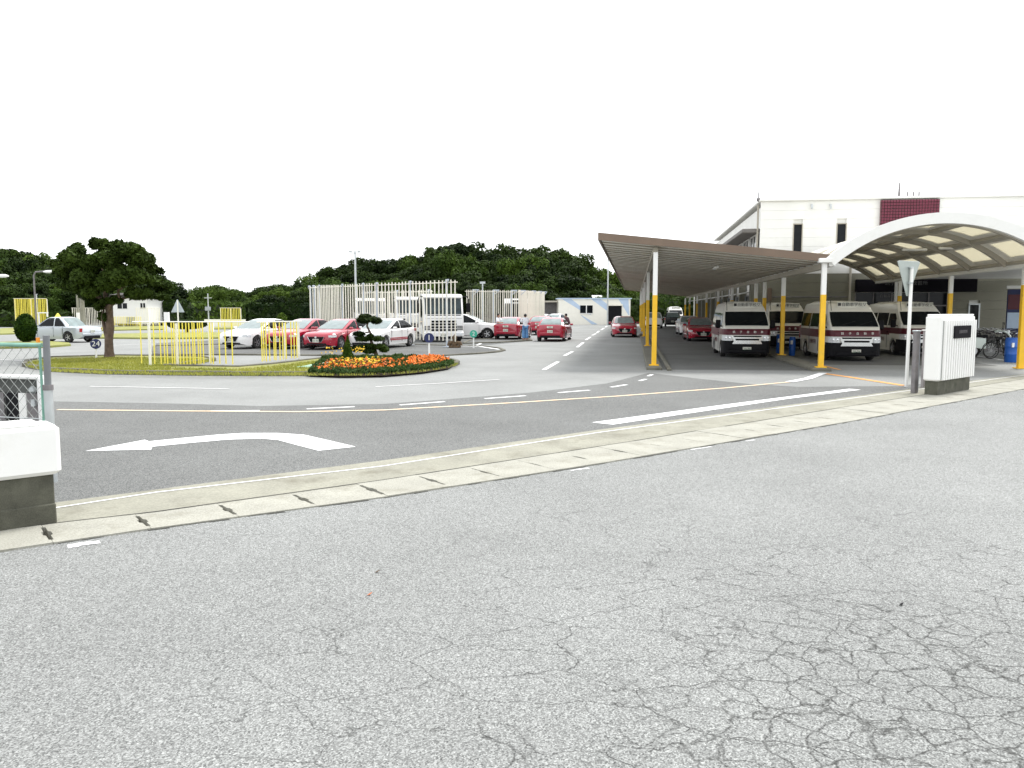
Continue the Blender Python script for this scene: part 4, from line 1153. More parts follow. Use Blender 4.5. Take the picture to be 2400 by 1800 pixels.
def car(name, label, cat, paint, style="hatch", stripe=None, group=None, txt="12-34", roofsign=False):
    t = thing(name, label, cat, (0, 0, 0), 0, group)
    if style == "sedan":      # square older saloon
        LW = [(2.34, .70, .42, .66), (2.28, .80, .30, .74), (2.0, .845, .22, .82), (1.0, .85, .2, .94), (-1.3, .85, .2, .96), (-1.9, .84, .22, .95), (-2.25, .80, .30, .92), (-2.33, .74, .42, .80)]
        GH = [(.92, 1.02, -1.32, .79), (1.15, .72, -1.12, .74), (1.38, .36, -.86, .68), (1.47, .22, -.72, .60), (1.50, .0, -.5, .45)]
        ax, wr = (1.35, -1.33), .31
    elif style == "suv":
        LW = [(2.20, .66, .42, .78), (2.12, .80, .30, .90), (1.85, .89, .24, .98), (.95, .91, .24, 1.06), (-1.5, .91, .24, 1.10), (-2.0, .88, .28, 1.10), (-2.2, .80, .40, 1.02)]
        GH = [(1.04, 1.02, -2.05, .85), (1.25, .66, -1.95, .80), (1.48, .22, -1.75, .73), (1.60, -.1, -1.55, .65), (1.64, -.4, -1.3, .5)]
        ax, wr = (1.33, -1.33), .35
    else:                     # rounded compact with a falling tail
        LW = [(2.26, .50, .36, .58), (2.22, .66, .26, .68), (2.10, .79, .20, .76), (1.85, .865, .19, .83), (1.3, .885, .19, .90), (.85, .885, .19, .96), (-1.4, .885, .19, 1.0), (-1.85, .86, .22, 1.03), (-2.12, .79, .28, 1.0), (-2.2, .68, .38, .90)]
        GH = [(.93, 1.06, -1.92, .80), (1.12, .62, -1.72, .76), (1.28, .22, -1.42, .70), (1.40, -.16, -1.08, .62), (1.45, -.42, -.78, .48)]
        ax, wr = (1.36, -1.34), .315
    xs = sorted(set([r[0] for r in LW] + [xa + e for xa in ax for e in (-.40, -.385, -.33, -.24, -.12, 0, .12, .24, .33, .385, .40)] + [.6, .2, -.2, -.6]), reverse=True)
    rings = []
    ar = wr + .065
    for x in xs:
        w, zb, zt = interp(LW, x)
        for xa in ax:
            e = abs(x - xa)
            if e < ar: zb = max(zb, wr + math.sqrt(ar * ar - e * e))
        zm = zb + (zt - zb) * .45; zs = zt - min(.09, (zt - zb) * .3)
        rings.append([(x, -w * .965, zb), (x, -w, max(zb, min(zm, .55))), (x, -w * .985, max(zb + .01, zs)), (x, -w * .90, zt - .02), (x, -w * .55, zt + .012), (x, 0, zt + .022), (x, w * .55, zt + .012), (x, w * .90, zt - .02), (x, w * .985, max(zb + .01, zs)), (x, w, max(zb, min(zm, .55))), (x, w * .965, zb)])
    part(t, "body", MB().loft(rings), paint, 38)
    part(t, "underbody", MB().box((0, 0, .40), (4.0, 1.30, .34)), black_m)
    g_ = MB(); rr = []
    for z, xf, xr, w in GH:
        c = .10
        rr.append([(xf, -w + .12, z), (xf - c, -w + .015, z), (xf - c - .25, -w, z), (xr + c, -w + .01, z), (xr, -w + .14, z), (xr, w - .14, z), (xr + c, w - .01, z), (xf - c - .25, w, z), (xf - c, w - .015, z), (xf, w - .12, z)])
    part(t, "cabin", g_.loft(rr), paint, 40)
    GZ = [(z, xf, xr, w) for z, xf, xr, w in GH]
    def at(z):
        for p, q in zip(GZ, GZ[1:]):
            if z <= q[0]:
                k = (z - p[0]) / (q[0] - p[0]); return tuple(a + (b - a) * k for a, b in zip(p[1:], q[1:]))
        return GZ[-1][1:]
    zlo, zhi = GH[0][0] + .04, GH[3][0] - .025
    zz = [zlo + (zhi - zlo) * i / 6 for i in range(7)]
    def pane(nm, side, x0=None, x1=None):
        m = MB(); A, B = [], []
        for z in zz:
            xf, xr, w = at(z)
            if side == 'f': A.append([(xf + .010, -(w - .10), z + .006), (xf + .010, w - .10, z + .006)])
            elif side == 'r': A.append([(xr - .010, -(w - .13), z + .006), (xr - .010, w - .13, z + .006)])
            else:
                s_ = side; a = min(x1, xf - .17); b = max(x0, xr + .16)
                A.append([(a, s_ * (w + .007), z), (max(b, min(a, b)), s_ * (w + .007), z)])
        for i, row in enumerate(A): m.v += row
        for i in range(len(A) - 1): m.f.append((2 * i, 2 * i + 1, 2 * i + 3, 2 * i + 2))
        part(t, nm, m, glass_l if side in ('f', 'r') else glass_m)
    pane("windscreen", 'f'); pane("rear_window", 'r')
    for s_ in (1, -1):
        pane("front_side_window", s_, -.30, 2); pane("rear_side_window", s_, -3, -.38)
        mi = MB().box((.62 if style != "sedan" else .75, s_ * .98, GH[0][0] + .07), (.12, .20, .13), 0, .03); part(t, "door_mirror", mi, paint if paint is not cblack_m else black_m, 40)
        sm = MB()
        for x in (.80, -.34, -1.0): w = interp(LW, x)[0]; sm.box((x, s_ * (w * .993 + .001), .62), (.012, .012, .60))
        part(t, "door_seam", sm, black_m)
        for x in (-.20, -1.05): w = interp(LW, x)[0]; part(t, "door_handle", MB().box((x, s_ * (w + .005), .84), (.17, .02, .03)), paint)
    fx = LW[0][0]
    # front
    hd = (.60, .70) if style == "hatch" else ((.60, .72) if style == "sedan" else (.74, .86))
    side_strip(t, "headlight", LW, fx - .05, fx - .42, hd[0], hd[1], lamp_m, .012, 6)
    part(t, "grille", MB().loft([[(fx + .012, y, z) for y, z in ((-.42, hd[0] + .02), (.42, hd[0] + .02), (.30, .38), (-.30, .38))], [(fx - .08, y, z) for y, z in ((-.42, hd[0] + .02), (.42, hd[0] + .02), (.30, .38), (-.30, .38))]]), black_m)
    part(t, "grille_trim", MB().tube([(fx + .01, -.46, hd[0] + .03), (fx + .02, -.30, .375), (fx + .02, .30, .375), (fx + .01, .46, hd[0] + .03)], .014, 5), chrome_m)
    part(t, "badge", MB().lathe([(.055, -.008), (.055, .008)], (0, 0, 0), 10, 'y').xform(Matrix.Translation((fx + .02, 0, hd[0] - .0)) @ Matrix.Rotation(R(90), 4, 'Z')), chrome_m)
    part(t, "lower_bumper", MB().loft([[(fx + .02, -.5, .24), (fx + .02, .5, .24), (fx - .02, .5, .33), (fx - .02, -.5, .33)], [(fx - .2, -.66, .24), (fx - .2, .66, .24), (fx - .2, .66, .33), (fx - .2, -.66, .33)]]), black_m)
    for s_ in (1, -1): part(t, "fog_lamp", MB().loft([[(fx - .05, s_ * .56, .34), (fx - .05, s_ * .62, .48), (fx - .13, s_ * .74, .47), (fx - .10, s_ * .72, .36)], [(fx - .12, s_ * .54, .34), (fx - .12, s_ * .60, .48), (fx - .2, s_ * .72, .47), (fx - .2, s_ * .70, .36)]]), cwhite_m if stripe != 'w' else cred_m)
    plate(t, fx + .03, .44, 1, txt=txt)
    # rear
    rx = LW[-1][0]
    th = (.80, .94) if style == "hatch" else ((.62, .84) if style == "sedan" else (.82, 1.0))
    side_strip(t, "tail_light", LW, rx + .02, rx + (.36 if style != "sedan" else .16), th[0], th[1], tail_m, .012, 6)
    part(t, "rear_bumper", MB().box((rx + .02, 0, .48), (.10, 1.30 if style != "sedan" else 1.5, .16), 0, .03), paint if style != "sedan" else csilver_m)
    part(t, "rear_valance", MB().box((rx + .05, 0, .31), (.12, 1.2, .16), 0, .02), black_m)
    plate(t, rx - .035, .62 if style != "sedan" else .66, -1, txt=txt)
    if style == "hatch": plate(t, rx - .035, .88, -1, .36, .12, "教習")
    if stripe: 
        sm_ = {'w': cred_m, 'r': cwhite_m}[stripe]
        for z in (.40, .475) if stripe == 'w' else (.40,):
            side_strip(t, "stripe", LW, ax[0] - .40, ax[1] + .40, z, z + .05, sm_, .009, 4)
        if stripe == 'w':
            part(t, "front_stripe", MB().loft([[(fx - .03 - .05 * abs(k) * 1.4 + .02, .62 * k, .335), (fx - .03 - .05 * abs(k) * 1.4 + .02, .62 * k, .36), (fx - .2, .6 * k, .36), (fx - .2, .6 * k, .335)] for k in (-1, -.6, 0, .6, 1)]), cred_m)
    wheel_set(t, ax, wr, .885 if style != "sedan" else .85)
    if roofsign:
        part(t, "roof_sign", MB().loft([[(0, -.14, 1.50), (.2, -.14, 1.50), (.2, .14, 1.50), (0, .14, 1.50)], [(.08, -.03, 1.72), (.12, -.03, 1.72), (.12, .03, 1.72), (.08, .03, 1.72)]]), ypole_m)
    return t
def place(o, x, y, theta, z=0.0):
    """theta: compass angle the front points to, measured from -Y towards +X"""
    o.location = (x, y, z); o.rotation_euler = (0, 0, R(-90 + theta)); return o
GRP = "driving school cars in the yard"
w1 = place(car("parked_car", "white hatchback with thin red side stripes behind the long yellow pole frame", "car", cwhite_m, "hatch", 'w', GRP, "20-21"), -18.95, 38.0, -10, .024)
r1 = place(car("parked_car", "red hatchback parked behind the short yellow pole frame", "car", cred_m, "hatch", 'r', GRP, "22-35"), -16.75, 38.3, -9, .024)
def place_dup(src, label, x, y, theta, z=0.0, grp=GRP):
    return dup(src, (x, y, z), R(-90 + theta), label, grp)
place_dup(r1, "red hatchback with its nose beside the small pointed conifer", -14.62, 37.95, -9, .024)
place_dup(w1, "white hatchback partly hidden behind the layered pine", -12.65, 38.85, -10, .024)
p = G(1116, 794); place_dup(w1, "white hatchback seen from its side to the right of the truck", p[0] - 1.3, p[1] + .85, 88)
place_dup(r1, "red car seen from behind beside the standing woman", -7.95, 51.9, 176)
place_dup(r1, "red car seen from behind with a person leaning at its right side", -4.95, 49.6, 178)
p = G(1252, 786); place_dup(r1, "red car half hidden between the two red cars seen from behind", p[0] + .4, p[1] + 2.2, 176)
place_dup(r1, "red car coming along the lane left of the carport", -.78, 57.7, 3)
place_dup(r1, "red car under the carport left of the first van", 4.05, 51.2, 2)
p = G(1612, 786); place_dup(w1, "white car under the carport behind the red one", p[0] + .2, p[1] + 2.2, 2)
p = G(1536, 770); suv_w = place(car("parked_car", "white estate car seen from behind in the carport lane beyond the posts", "car", cwhite_m, "suv", None, GRP, "31-07"), p[0] - .1, p[1] + 2, 178)
p = G(1563, 768); place(car("parked_car", "black car beside the white estate car beyond the carport", "car", cblack_m, "suv", None, GRP, "31-08"), p[0] + .8, p[1] + 5, 178)
sv = car("silver_sedan", "silver square saloon with a yellow roof sign driving past the round bush", "car", csilver_m, "sedan", None, None, "57-26", True)
p0, p1 = Vector(G(157, 803)), Vector(G(78, 802)); dd_ = (p1 - p0).normalized(); mid = (p0 + p1) / 2 + Vector((dd_.y, -dd_.x)) * .78
sv.location = (mid.x, mid.y, 0); sv.rotation_euler = (0, 0, math.atan2(dd_.y, dd_.x))
for u, v, dd2, lab, src in ((1275, 756, 86, "distant white car left of the open shelter", w1), (1307, 752, 92, "distant white car in front of the striped shed", w1)):
    p = DD(u, v, dd2); place_dup(src, lab, p.x, p.y, 170)

# vans ---------------------------------------------------------------
VT = [(2.46, .66, .26), (2.43, .76, .24), (2.36, .85, .22), (2.2, .91, .2), (1.9, .935, .2), (1.4, .94, .2), (-2.2, .94, .22), (-2.36, .90, .3), (-2.42, .84, .4)]
ROOF = [(2.46, .92), (2.43, 1.12), (2.36, 1.20), (2.26, 1.27), (1.62, 1.84), (1.45, 1.98), (1.20, 2.16), (.85, 2.25), (0, 2.285), (-1.8, 2.27), (-2.25, 2.20), (-2.42, 2.02)]
WZ = [(0.0, .985), (.5, 1.0), (1.0, 1.0), (1.25, .985), (1.85, .88), (2.1, .80), (2.2, .72)]
def wz(z):
    for p, q in zip(WZ, WZ[1:]):
        if z <= q[0]: return p[1] + (q[1] - p[1]) * (z - p[0]) / (q[0] - p[0])
    return WZ[-1][1]
def van(label, txt, group):
    t = thing("minivan", label, "van", (0, 0, 0), 0, group)
    ax, wr = (1.38, -1.35), .33; ar = wr + .07
    xs = sorted(set([r[0] for r in VT] + [r[0] for r in ROOF] + [2.0, 1.8] + [xa + e for xa in ax for e in (-.41, -.40, -.34, -.24, -.12, 0, .12, .24, .34, .40, .41)]), reverse=True)
    rings = []
    for x in xs:
        w, zb = interp(VT, x); zt = interp(ROOF, x)[0]
        for xa in ax:
            e = abs(x - xa)
            if e < ar: zb = max(zb, wr + math.sqrt(ar * ar - e * e))
        hs = [zb, .85, 1.05, 1.25, 1.55, 1.85, 2.05, 2.18]
        L = []
        for i, h in enumerate(hs):
            h = max(h, zb); hh = min(h, zt - .012 * (len(hs) - i) * .5)
            L.append((w * wz(hh) * (.985 if i == 0 else 1), hh))
        top = [(L[-1][0] * .7, zt + .006)]
        L += top
        rings.append([(x, -a, b) for a, b in L] + [(x, 0, zt + .012)] + [(x, a, b) for a, b in reversed(L)])
    part(t, "body", MB().loft(rings), vcream_m, 32)
    part(t, "underbody", MB().box((0, 0, .42), (4.4, 1.4, .36)), black_m)
    # windscreen following the slope
    def slope(z):
        for p, q in zip(ROOF, ROOF[1:]):
            if p[1] <= z <= q[1]: return p[0] + (q[0] - p[0]) * (z - p[1]) / (q[1] - p[1])
    m = MB(); zz = [1.29, 1.4, 1.5, 1.6, 1.7, 1.80, 1.84]
    for z in zz:
        x = slope(z); w = interp(VT, x)[0] * wz(z) - .045
        m.v += [(x + .014, -w, z + .012), (x + .024, -w * .5, z + .018), (x + .026, 0, z + .02), (x + .024, w * .5, z + .018), (x + .014, w, z + .012)]
    for i in range(len(zz) - 1):
        for j in range(4): m.f.append((5 * i + j, 5 * i + j + 1, 5 * i + j + 6, 5 * i + j + 5))
    ws = part(t, "windscreen", m, glass_m, 60)
    sub(ws, "wiper", MB().bar((2.27, -.6, 1.32), (2.05, .05, 1.50), .02, .02).bar((2.27, .05, 1.32), (2.05, .65, 1.50), .02, .02), black_m)
    def outline(z, off, xr):
        """plan outline of the nose at height z, from the right side round to the left"""
        sh = 0 if z <= .92 else 2.46 - interp([(a, b) for a, b in [(-r[1], r[0]) for r in ROOF]], -z)[0] if False else 0
        fx = 2.46
        if z > .92: fx = slope(z) or 2.46
        P = []
        for x, w in ((2.46, .66), (2.43, .76), (2.36, .85), (2.2, .91), (1.9, .935), (1.4, .94)):
            x2 = min(x, fx)
            P.append((x2 + off, (interp(VT, x2)[0] if x2 < x else w) * wz(z) + off))
        P = [q for q in P if q[0] > xr]; P.append((xr, interp(VT, xr)[0] * wz(z) + off))
        return [(x, -y, z) for x, y in reversed(P)] + [(P[0][0] + .012, 0, z)] + [(x, y, z) for x, y in P]
    def wrap(nm, z0, z1, xr, mtl, off, n=3):
        m = MB(); A = [outline(z0 + (z1 - z0) * i / n, off, xr) for i in range(n + 1)]; k = min(len(r) for r in A)
        A = [r if len(r) == k else r for r in A]
        c = len(A[0])
        for r in A:
            if len(r) != c: return None
            m.v += r
        for i in range(n):
            for j in range(c - 1): m.f.append((c * i + j, c * i + j + 1, c * (i + 1) + j + 1, c * (i + 1) + j))
        return part(t, nm, m, mtl, 40)
    wrap("maroon_band", .93, 1.17, 1.0, cmaroon_m, .016)
    for s_ in (1, -1):
        m = MB(); rr = []
        for x in (1.0, 0, -1.2, -2.2):
            w = interp(VT, x)[0] + .016; rr.append([(x, s_ * w, .86), (x, s_ * w, 1.17), (x, s_ * (w - .02), 1.17), (x, s_ * (w - .02), .86)])
        part(t, "maroon_band", m.loft(rr), cmaroon_m)
        # side glazing
        for nm, x0, x1, z1 in (("front_side_window", 1.62, .78, 1.78), ("side_window", .66, -.62, 1.80), ("side_window", -.74, -2.1, 1.80)):
            m = MB()
            for i in range(6):
                z = 1.26 + (z1 - 1.26) * i / 5; a = min(x0, slope(z + .06) - .22) if nm[0] == 'f' else x0
                m.v += [(a, s_ * (interp(VT, a)[0] * wz(z) + .010), z), (x1, s_ * (interp(VT, x1)[0] * wz(z) + .010), z)]
            for i in range(5): m.f.append((2 * i, 2 * i + 1, 2 * i + 3, 2 * i + 2))
            part(t, nm, m, glass_m)
        mi = MB().box((1.78, s_ * 1.07, 1.36), (.10, .20, .34), 0, .03); mi.bar((1.85, s_ * .90, 1.26), (1.80, s_ * 1.05, 1.30), .05, .05); part(t, "door_mirror", mi, black_m, 40)
        m = MB()
        for x in (.72, -.68): m.box((x, s_ * .945, .80), (.014, .012, 1.0))
        part(t, "door_seam", m, black_m)
        part(t, "door_handle", MB().box((.85, s_ * .962, .98), (.16, .02, .04)), black_m)
        # clustered headlamp
        hl = MB(); rr = []
        for x, w in ((2.455, .60), (2.445, .70), (2.40, .81), (2.28, .895), (2.14, .925)):
            rr.append([(x + .022, s_ * (w + .02), .70), (x + .018, s_ * (w + .02), .915), (x - .03, s_ * (w - .03), .915), (x - .03, s_ * (w - .03), .70)])
        part(t, "headlight", hl.loft(rr), lamp_m, 30)
        for yy in (.66, .78): part(t, "headlight_reflector", MB().lathe([(.065, -.01), (.05, .012), (.01, .016)], (0, 0, 0), 12, 'y').xform(Matrix.Translation((2.475 - (yy - .6) * .30, s_ * yy, .81)) @ Matrix.Rotation(R(-90), 4, 'Z')), chrome_m)
        part(t, "tail_light", MB().box((-2.36, s_ * .90, 1.0), (.14, .08, .55), 0, .02), tail_m)
    wrap("bumper", .20, .70, 1.80, black_m, .018)
    part(t, "bumper_lip", MB().box((2.43, 0, .30), (.16, 1.5, .16), 0, .03), black_m)
    # chrome grille: slim upper bar, dark slot, wide lower bar
    def bar(nm, ya, yb, z0, z1, mtl, x=2.50):
        part(t, nm, MB().loft([[(x, -ya, z1), (x, ya, z1), (x, yb, z0), (x, -yb, z0)], [(x - .1, -ya, z1), (x - .1, ya, z1), (x - .1, yb, z0), (x - .1, -yb, z0)]]), mtl)
    bar("grille_slot", .56, .56, .585, .90, black_m, 2.492)
    bar("grille_bar", .52, .47, .785, .845, chrome_m, 2.515)
    bar("grille_bar", .50, .58, .575, .715, chrome_m, 2.515)
    for s_ in (1, -1): part(t, "grille_bar", MB().loft([[(2.512, s_ * .46, .79), (2.512, s_ * .56, .90), (2.512, s_ * .60, .88), (2.512, s_ * .54, .70), (2.512, s_ * .45, .70)], [(2.45, s_ * .46, .79), (2.45, s_ * .56, .90), (2.45, s_ * .60, .88), (2.45, s_ * .54, .70), (2.45, s_ * .45, .70)]]), chrome_m)
    plate(t, 2.50, .37, 1, txt=txt)
    for i, ch in enumerate("銚子自動車"):
        lettering(t, "front_lettering", ch, .105, vcream_m, frame((2.498 if i in (1, 2, 3) else 2.492, -.52 + i * .27, 1.045), (0, 1, 0), (-.12, 0, 1)), .003)
    # route board on the roof front
    rbd = part(t, "roof_board", MB().box((1.38, .10, 2.13), (.05, 1.10, .22), 0, .01), tan_m)
    lettering(rbd, "board_lettering", "■自動車学校▽", .155, mat("board_letters", (.03, .03, .03), .6) if "board_letters" not in MATS else MATS["board_letters"], frame((1.41, .10, 2.13), (0, 1, 0)), .003)
    part(t, "aerial", MB().tube([(1.62, -.72, 1.9), (1.50, -.73, 2.3)], .012, 5), black_m)
    # pale lettering along the doors
    lettering(t, "side_lettering", "自動車学校", .2, cmaroon_m, frame((.0, -.968, .66), (1, 0, 0)), .002)
    wheel_set(t, ax, wr, .94, .2, rim_m)
    return t
VG = "white and maroon vans under the canopies"
v1 = place(van("white and maroon van under the carport, left of the blue drum", "20-76", VG), 4.45, 35.05, 0)
def vdup(label, x, y, th=0): return dup(v1, (x, y, 0), R(-90 + th), label, VG)
vdup("white and maroon van just right of the front yellow post", 8.12, 33.6, 2)
vdup("white and maroon van behind the sign pole and gate pier", 11.75, 37.25, 3)
vdup("white and maroon van half hidden behind the inner yellow post", 7.2, 41.3, 0)
p = DD(1580, 756, 103); vv = dup(v1, (p.x, p.y, 0), R(-90 + 2), "distant pale van at the far end of the carport lane", VG)

# trucks -------------------------------------------------------------
def truck(label, group, cargo=True):
    t = thing("truck", label, "truck", (0, 0, 0), 0, group)
    W2 = 1.22
    # cab in two levels with raked screen
    prof = [(3.55, .42), (3.62, .60), (3.60, 1.30), (3.52, 1.62), (3.28, 2.62), (3.05, 2.84), (1.75, 2.90), (1.62, 2.75), (1.60, .55)]
    part(t, "cab", MB().loft([[(x - (.10 if abs(y) > 1.1 and x > 3 else 0), y, z) for x, z in prof] for y in (-W2, -W2 + .12, W2 - .12, W2)]), cwhite_m, 35)
    m = MB(); rr = []
    for z, x in ((1.66, 3.505), (2.0, 3.425), (2.35, 3.345), (2.58, 3.29)):
        rr.append([(x + .012 - (.10 if abs(y) > 1.1 else 0), y, z) for y in (-1.10, -.55, 0, .55, 1.10)])
    for r in rr: m.v += r
    for z, x in ((1.60, 3.52), (2.64, 3.275)): part(t, "screen_gasket", MB().box((x, 0, z), (.03, 2.1, .05)), black_m)
    for i in range(3):
        for j in range(4): m.f.append((5 * i + j, 5 * i + j + 1, 5 * i + j + 6, 5 * i + j + 5))
    w_ = part(t, "windscreen", m, screen_m)
    sub(w_, "wiper", MB().bar((3.53, -.9, 1.66), (3.47, -.05, 1.86), .03, .02).bar((3.53, .05, 1.66), (3.47, .9, 1.86), .03, .02), black_m)
    part(t, "front_step", MB().box((3.66, 0, .30), (.12, 2.2, .10)), black_m)
    part(t, "front_seam", MB().box((3.628, 0, 1.42), (.012, 2.2, .02)), dgrey_m)
    part(t, "sun_visor", MB().loft([[(3.32, y, 2.60), (3.48, y, 2.66), (3.40, y, 2.78), (3.2, y, 2.74)] for y in (-1.16, 1.16)]), cwhite_m)
    gr = MB()
    for k in range(4): gr.box((3.63, 0, .72 + k * .17), (.04, 1.6 - k * .04, .11))
    part(t, "grille", gr, black_m)
    part(t, "bumper", MB().box((3.60, 0, .46), (.22, 2.42, .32), 0, .05), cwhite_m)
    for s_ in (1, -1):
        part(t, "headlight", MB().box((3.70, s_ * .92, .47), (.05, .36, .16), 0, .02), lamp_m)
        fg = MB()
        for k in range(3): fg.box((3.615, s_ * .98, .76 + k * .09), (.03, .34, .045))
        part(t, "side_vent", fg, black_m)
        part(t, "side_window", MB().loft([[(x, s_ * (W2 + .008), z) for x, z in ((3.22, 1.68), (2.98, 2.55), (2.15, 2.60), (2.15, 1.55), (2.9, 1.45))], [(x, s_ * (W2 - .02), z) for x, z in ((3.22, 1.68), (2.98, 2.55), (2.15, 2.60), (2.15, 1.55), (2.9, 1.45))]]), glass_m)
        part(t, "door_seam", MB().box((2.05, s_ * (W2 + .002), 1.7), (.02, .012, 1.9)), black_m)
        part(t, "door_stripe", MB().box((2.6, s_ * (W2 + .004), 1.22), (1.2, .012, .05)), mat("truck_stripe", (.62, .45, .28), .5) if "truck_stripe" not in MATS else MATS["truck_stripe"])
        mr = MB().box((3.55, s_ * 1.50, 2.05), (.10, .22, .55), 0, .03); mr.tube([(3.3, s_ * 1.2, 2.7), (3.5, s_ * 1.42, 2.72), (3.56, s_ * 1.52, 2.55), (3.56, s_ * 1.52, 2.2)], .03, 6)
        part(t, "mirror", mr, black_m, 40)
        part(t, "mudguard", MB().loft([[(2.75 + .62 * math.cos(a), s_ * y, .55 + .62 * math.sin(a)) for y in (1.0, 1.24)] for a in [math.pi * i / 8 for i in range(9)]], False, False), black_m)
    plate(t, 3.72, .42, 1, .44, .22, "10-24")
    fr = MB()
    for s_ in (1, -1): fr.box((-.6, s_ * .42, .82), (7.4, .12, .24))
    part(t, "chassis", fr, dgrey_m)
    if cargo:
        part(t, "cargo_bed", MB().box((-1.45, 0, 1.12), (5.6, 2.36, .14), 0, .02), cwhite_m)
        for s_ in (1, -1):
            for k in range(3): part(t, "side_board", MB().box((-3.3 + k * 1.85, s_ * 1.17, 1.42), (1.80, .05, .44), 0, .01), cwhite_m)
        part(t, "headboard", MB().box((1.32, 0, 1.75), (.06, 2.3, 1.2), 0, .01), cwhite_m)
        part(t, "tail_board", MB().box((-4.24, 0, 1.42), (.05, 2.3, .44), 0, .01), cwhite_m)
    wheel_set(t, (2.75, -2.4), .47, 1.20, .28, chrome_m)
    return t
TG = "white practice trucks behind the pole frame"
p0 = Vector(G(995, 802)); p1 = Vector(G(1092, 802)); c_ = (p0 + p1) / 2
th = 24
T = truck("white practice truck with a dark grille behind the tall grey post", TG)
hd = Vector((math.sin(R(th)), -math.cos(R(th))))
T.location = (c_.x - hd.x * 3.6 - .1, c_.y - hd.y * 3.6 + .1, 0); T.rotation_euler = (0, 0, R(-90 + th))
p = DD(935, 800, 58); dup(T, (p.x - .2, p.y + 3.2, 0), R(-90 + 22), "second white practice truck further back to the left", TG)
p = DD(838, 800, 66); dup(T, (p.x, p.y + 3, 0), R(-90 + 22), "third white practice truck mostly hidden by dense cream poles", TG)

def bus(label, group, stripe=None):
    t = thing("bus", label, "bus", (0, 0, 0), 0, group)
    pr = [(4.40, .38), (4.50, .7), (4.48, 1.25), (4.30, 2.55), (4.05, 2.86), (-4.2, 2.90), (-4.42, 2.70), (-4.45, .45)]
    part(t, "body", MB().loft([[(x - (.12 if abs(y) > 1.1 else 0) * (1 if x > 0 else -1), y * (.95 if z > 2.6 else 1), z) for x, z in pr] for y in (-1.2, -1.05, 1.05, 1.2)]), cwhite_m, 35)
    m = MB()
    for z, x in ((1.32, 4.475), (1.9, 4.40), (2.45, 4.325)): m.v += [(x + .014 - (.12 if abs(y) > 1.1 else 0), y, z) for y in (-1.08, -.5, .5, 1.08)]
    for i in range(2):
        for j in range(3): m.f.append((4 * i + j, 4 * i + j + 1, 4 * i + j + 5, 4 * i + j + 4))
    part(t, "windscreen", m, glass_m)
    for s_ in (1, -1):
        for k in range(6): part(t, "side_window", MB().box((3.3 - k * 1.3, s_ * 1.195, 1.95), (1.16, .03, .85), 0, .01), glass_m)
        part(t, "headlight", MB().box((4.49, s_ * .85, .82), (.05, .32, .18), 0, .02), lamp_m)
        part(t, "mirror", MB().box((4.5, s_ * 1.32, 2.1), (.1, .16, .4), 0, .03), black_m)
    part(t, "bumper", MB().box((4.44, 0, .48), (.2, 2.2, .25), 0, .05), cwhite_m)
    part(t, "destination_box", MB().box((4.26, 0, 2.63), (.12, 1.2, .2), 0, .02), black_m)
    gr = MB()
    for k in range(3): gr.box((4.51, 0, .80 + k * .1), (.03, .9, .05))
    part(t, "grille", gr, black_m)
    wheel_set(t, (2.9, -2.4), .45, 1.19, .26, chrome_m)
    return t
p = DD(1203, 790, 67); B_ = bus("white bus facing forward behind the right cream poles", None)
B_.location = (p.x, p.y + 4.4, 0); B_.rotation_euler = (0, 0, R(-90 + 5))
p = DD(1138, 790, 53); place_dup(suv_w, "white estate car side on behind the white hatchback and the truck", p.x - 1.1, p.y, 92)
# ------------------------------------------------------------------ trees and plants
def branchy(mb, base, tip, r0, r1, bend=.12, n=5):
    b, t = Vector(base), Vector(tip); L = (t - b).length; pts = []; rs = []
    for i in range(n + 1):
        k = i / n; p = b.lerp(t, k)
        if 0 < i < n: p += Vector((random.uniform(-1, 1), random.uniform(-1, 1), random.uniform(-.4, .4))) * L * bend * .5
        pts.append(p); rs.append(r0 + (r1 - r0) * k)
    mb.tube(pts, rs, 8); return pts

# the broad pine on the lawn
bx, by = G(257, 843, .09)
bt = thing("pine_tree", "broad dark pine with a leaning forked trunk standing on the lawn island", "tree", (bx, by, .08))
BD = 30.7
def bl(u, v, off=0.0):
    p = DD(u, v, BD + off); return (p.x - bx, p.y - by, p.z - .05)
tm = MB()
tr = [bl(257, 845), bl(256, 825), bl(255, 800), bl(258, 770), bl(256, 735), bl(254, 712)]
tm.tube([(tr[0][0], tr[0][1], -.1)] + tr, [.27, .22, .165, .15, .155, .14, .12], 12)
part(bt, "trunk", tm, bark_m, 50)
for tip, r0, k in (((215, 655, .5), .09, 4), ((300, 650, -.4), .10, 4), ((255, 640, .3), .08, 5), ((330, 690, .2), .06, 5), ((175, 680, -.3), .06, 5), ((280, 610, .8), .06, 5), ((230, 620, -.9), .06, 5)):
    m = MB(); branchy(m, tr[k], bl(*tip), r0, .025, .2); part(bt, "limb", m, bark_m, 50)
m = MB(); m.tube([bl(252, 800), bl(245, 770), bl(240, 745), bl(243, 725)], [.08, .07, .055, .03], 8); part(bt, "limb", m, bark_m, 50)
cl = []; per = []
spec = [(165, 610, 34, 30), (150, 640, 26, 26), (178, 592, 22, 18), (195, 650, 36, 34), (215, 620, 32, 28), (255, 612, 34, 30), (240, 602, 20, 18), (250, 592, 16, 13), (280, 600, 30, 26), (310, 590, 36, 24), (292, 586, 22, 15), (335, 610, 32, 26), (352, 628, 18, 14), (372, 634, 10, 8), (330, 645, 34, 26), (300, 650, 36, 32), (360, 660, 22, 18), (378, 672, 14, 12), (350, 690, 24, 18), (385, 692, 16, 12), (320, 690, 26, 20), (255, 665, 32, 30), (210, 685, 30, 24), (175, 675, 28, 22), (230, 715, 16, 16), (150, 668, 20, 16), (268, 705, 18, 14), (140, 620, 16, 16), (243, 742, 8, 16)]
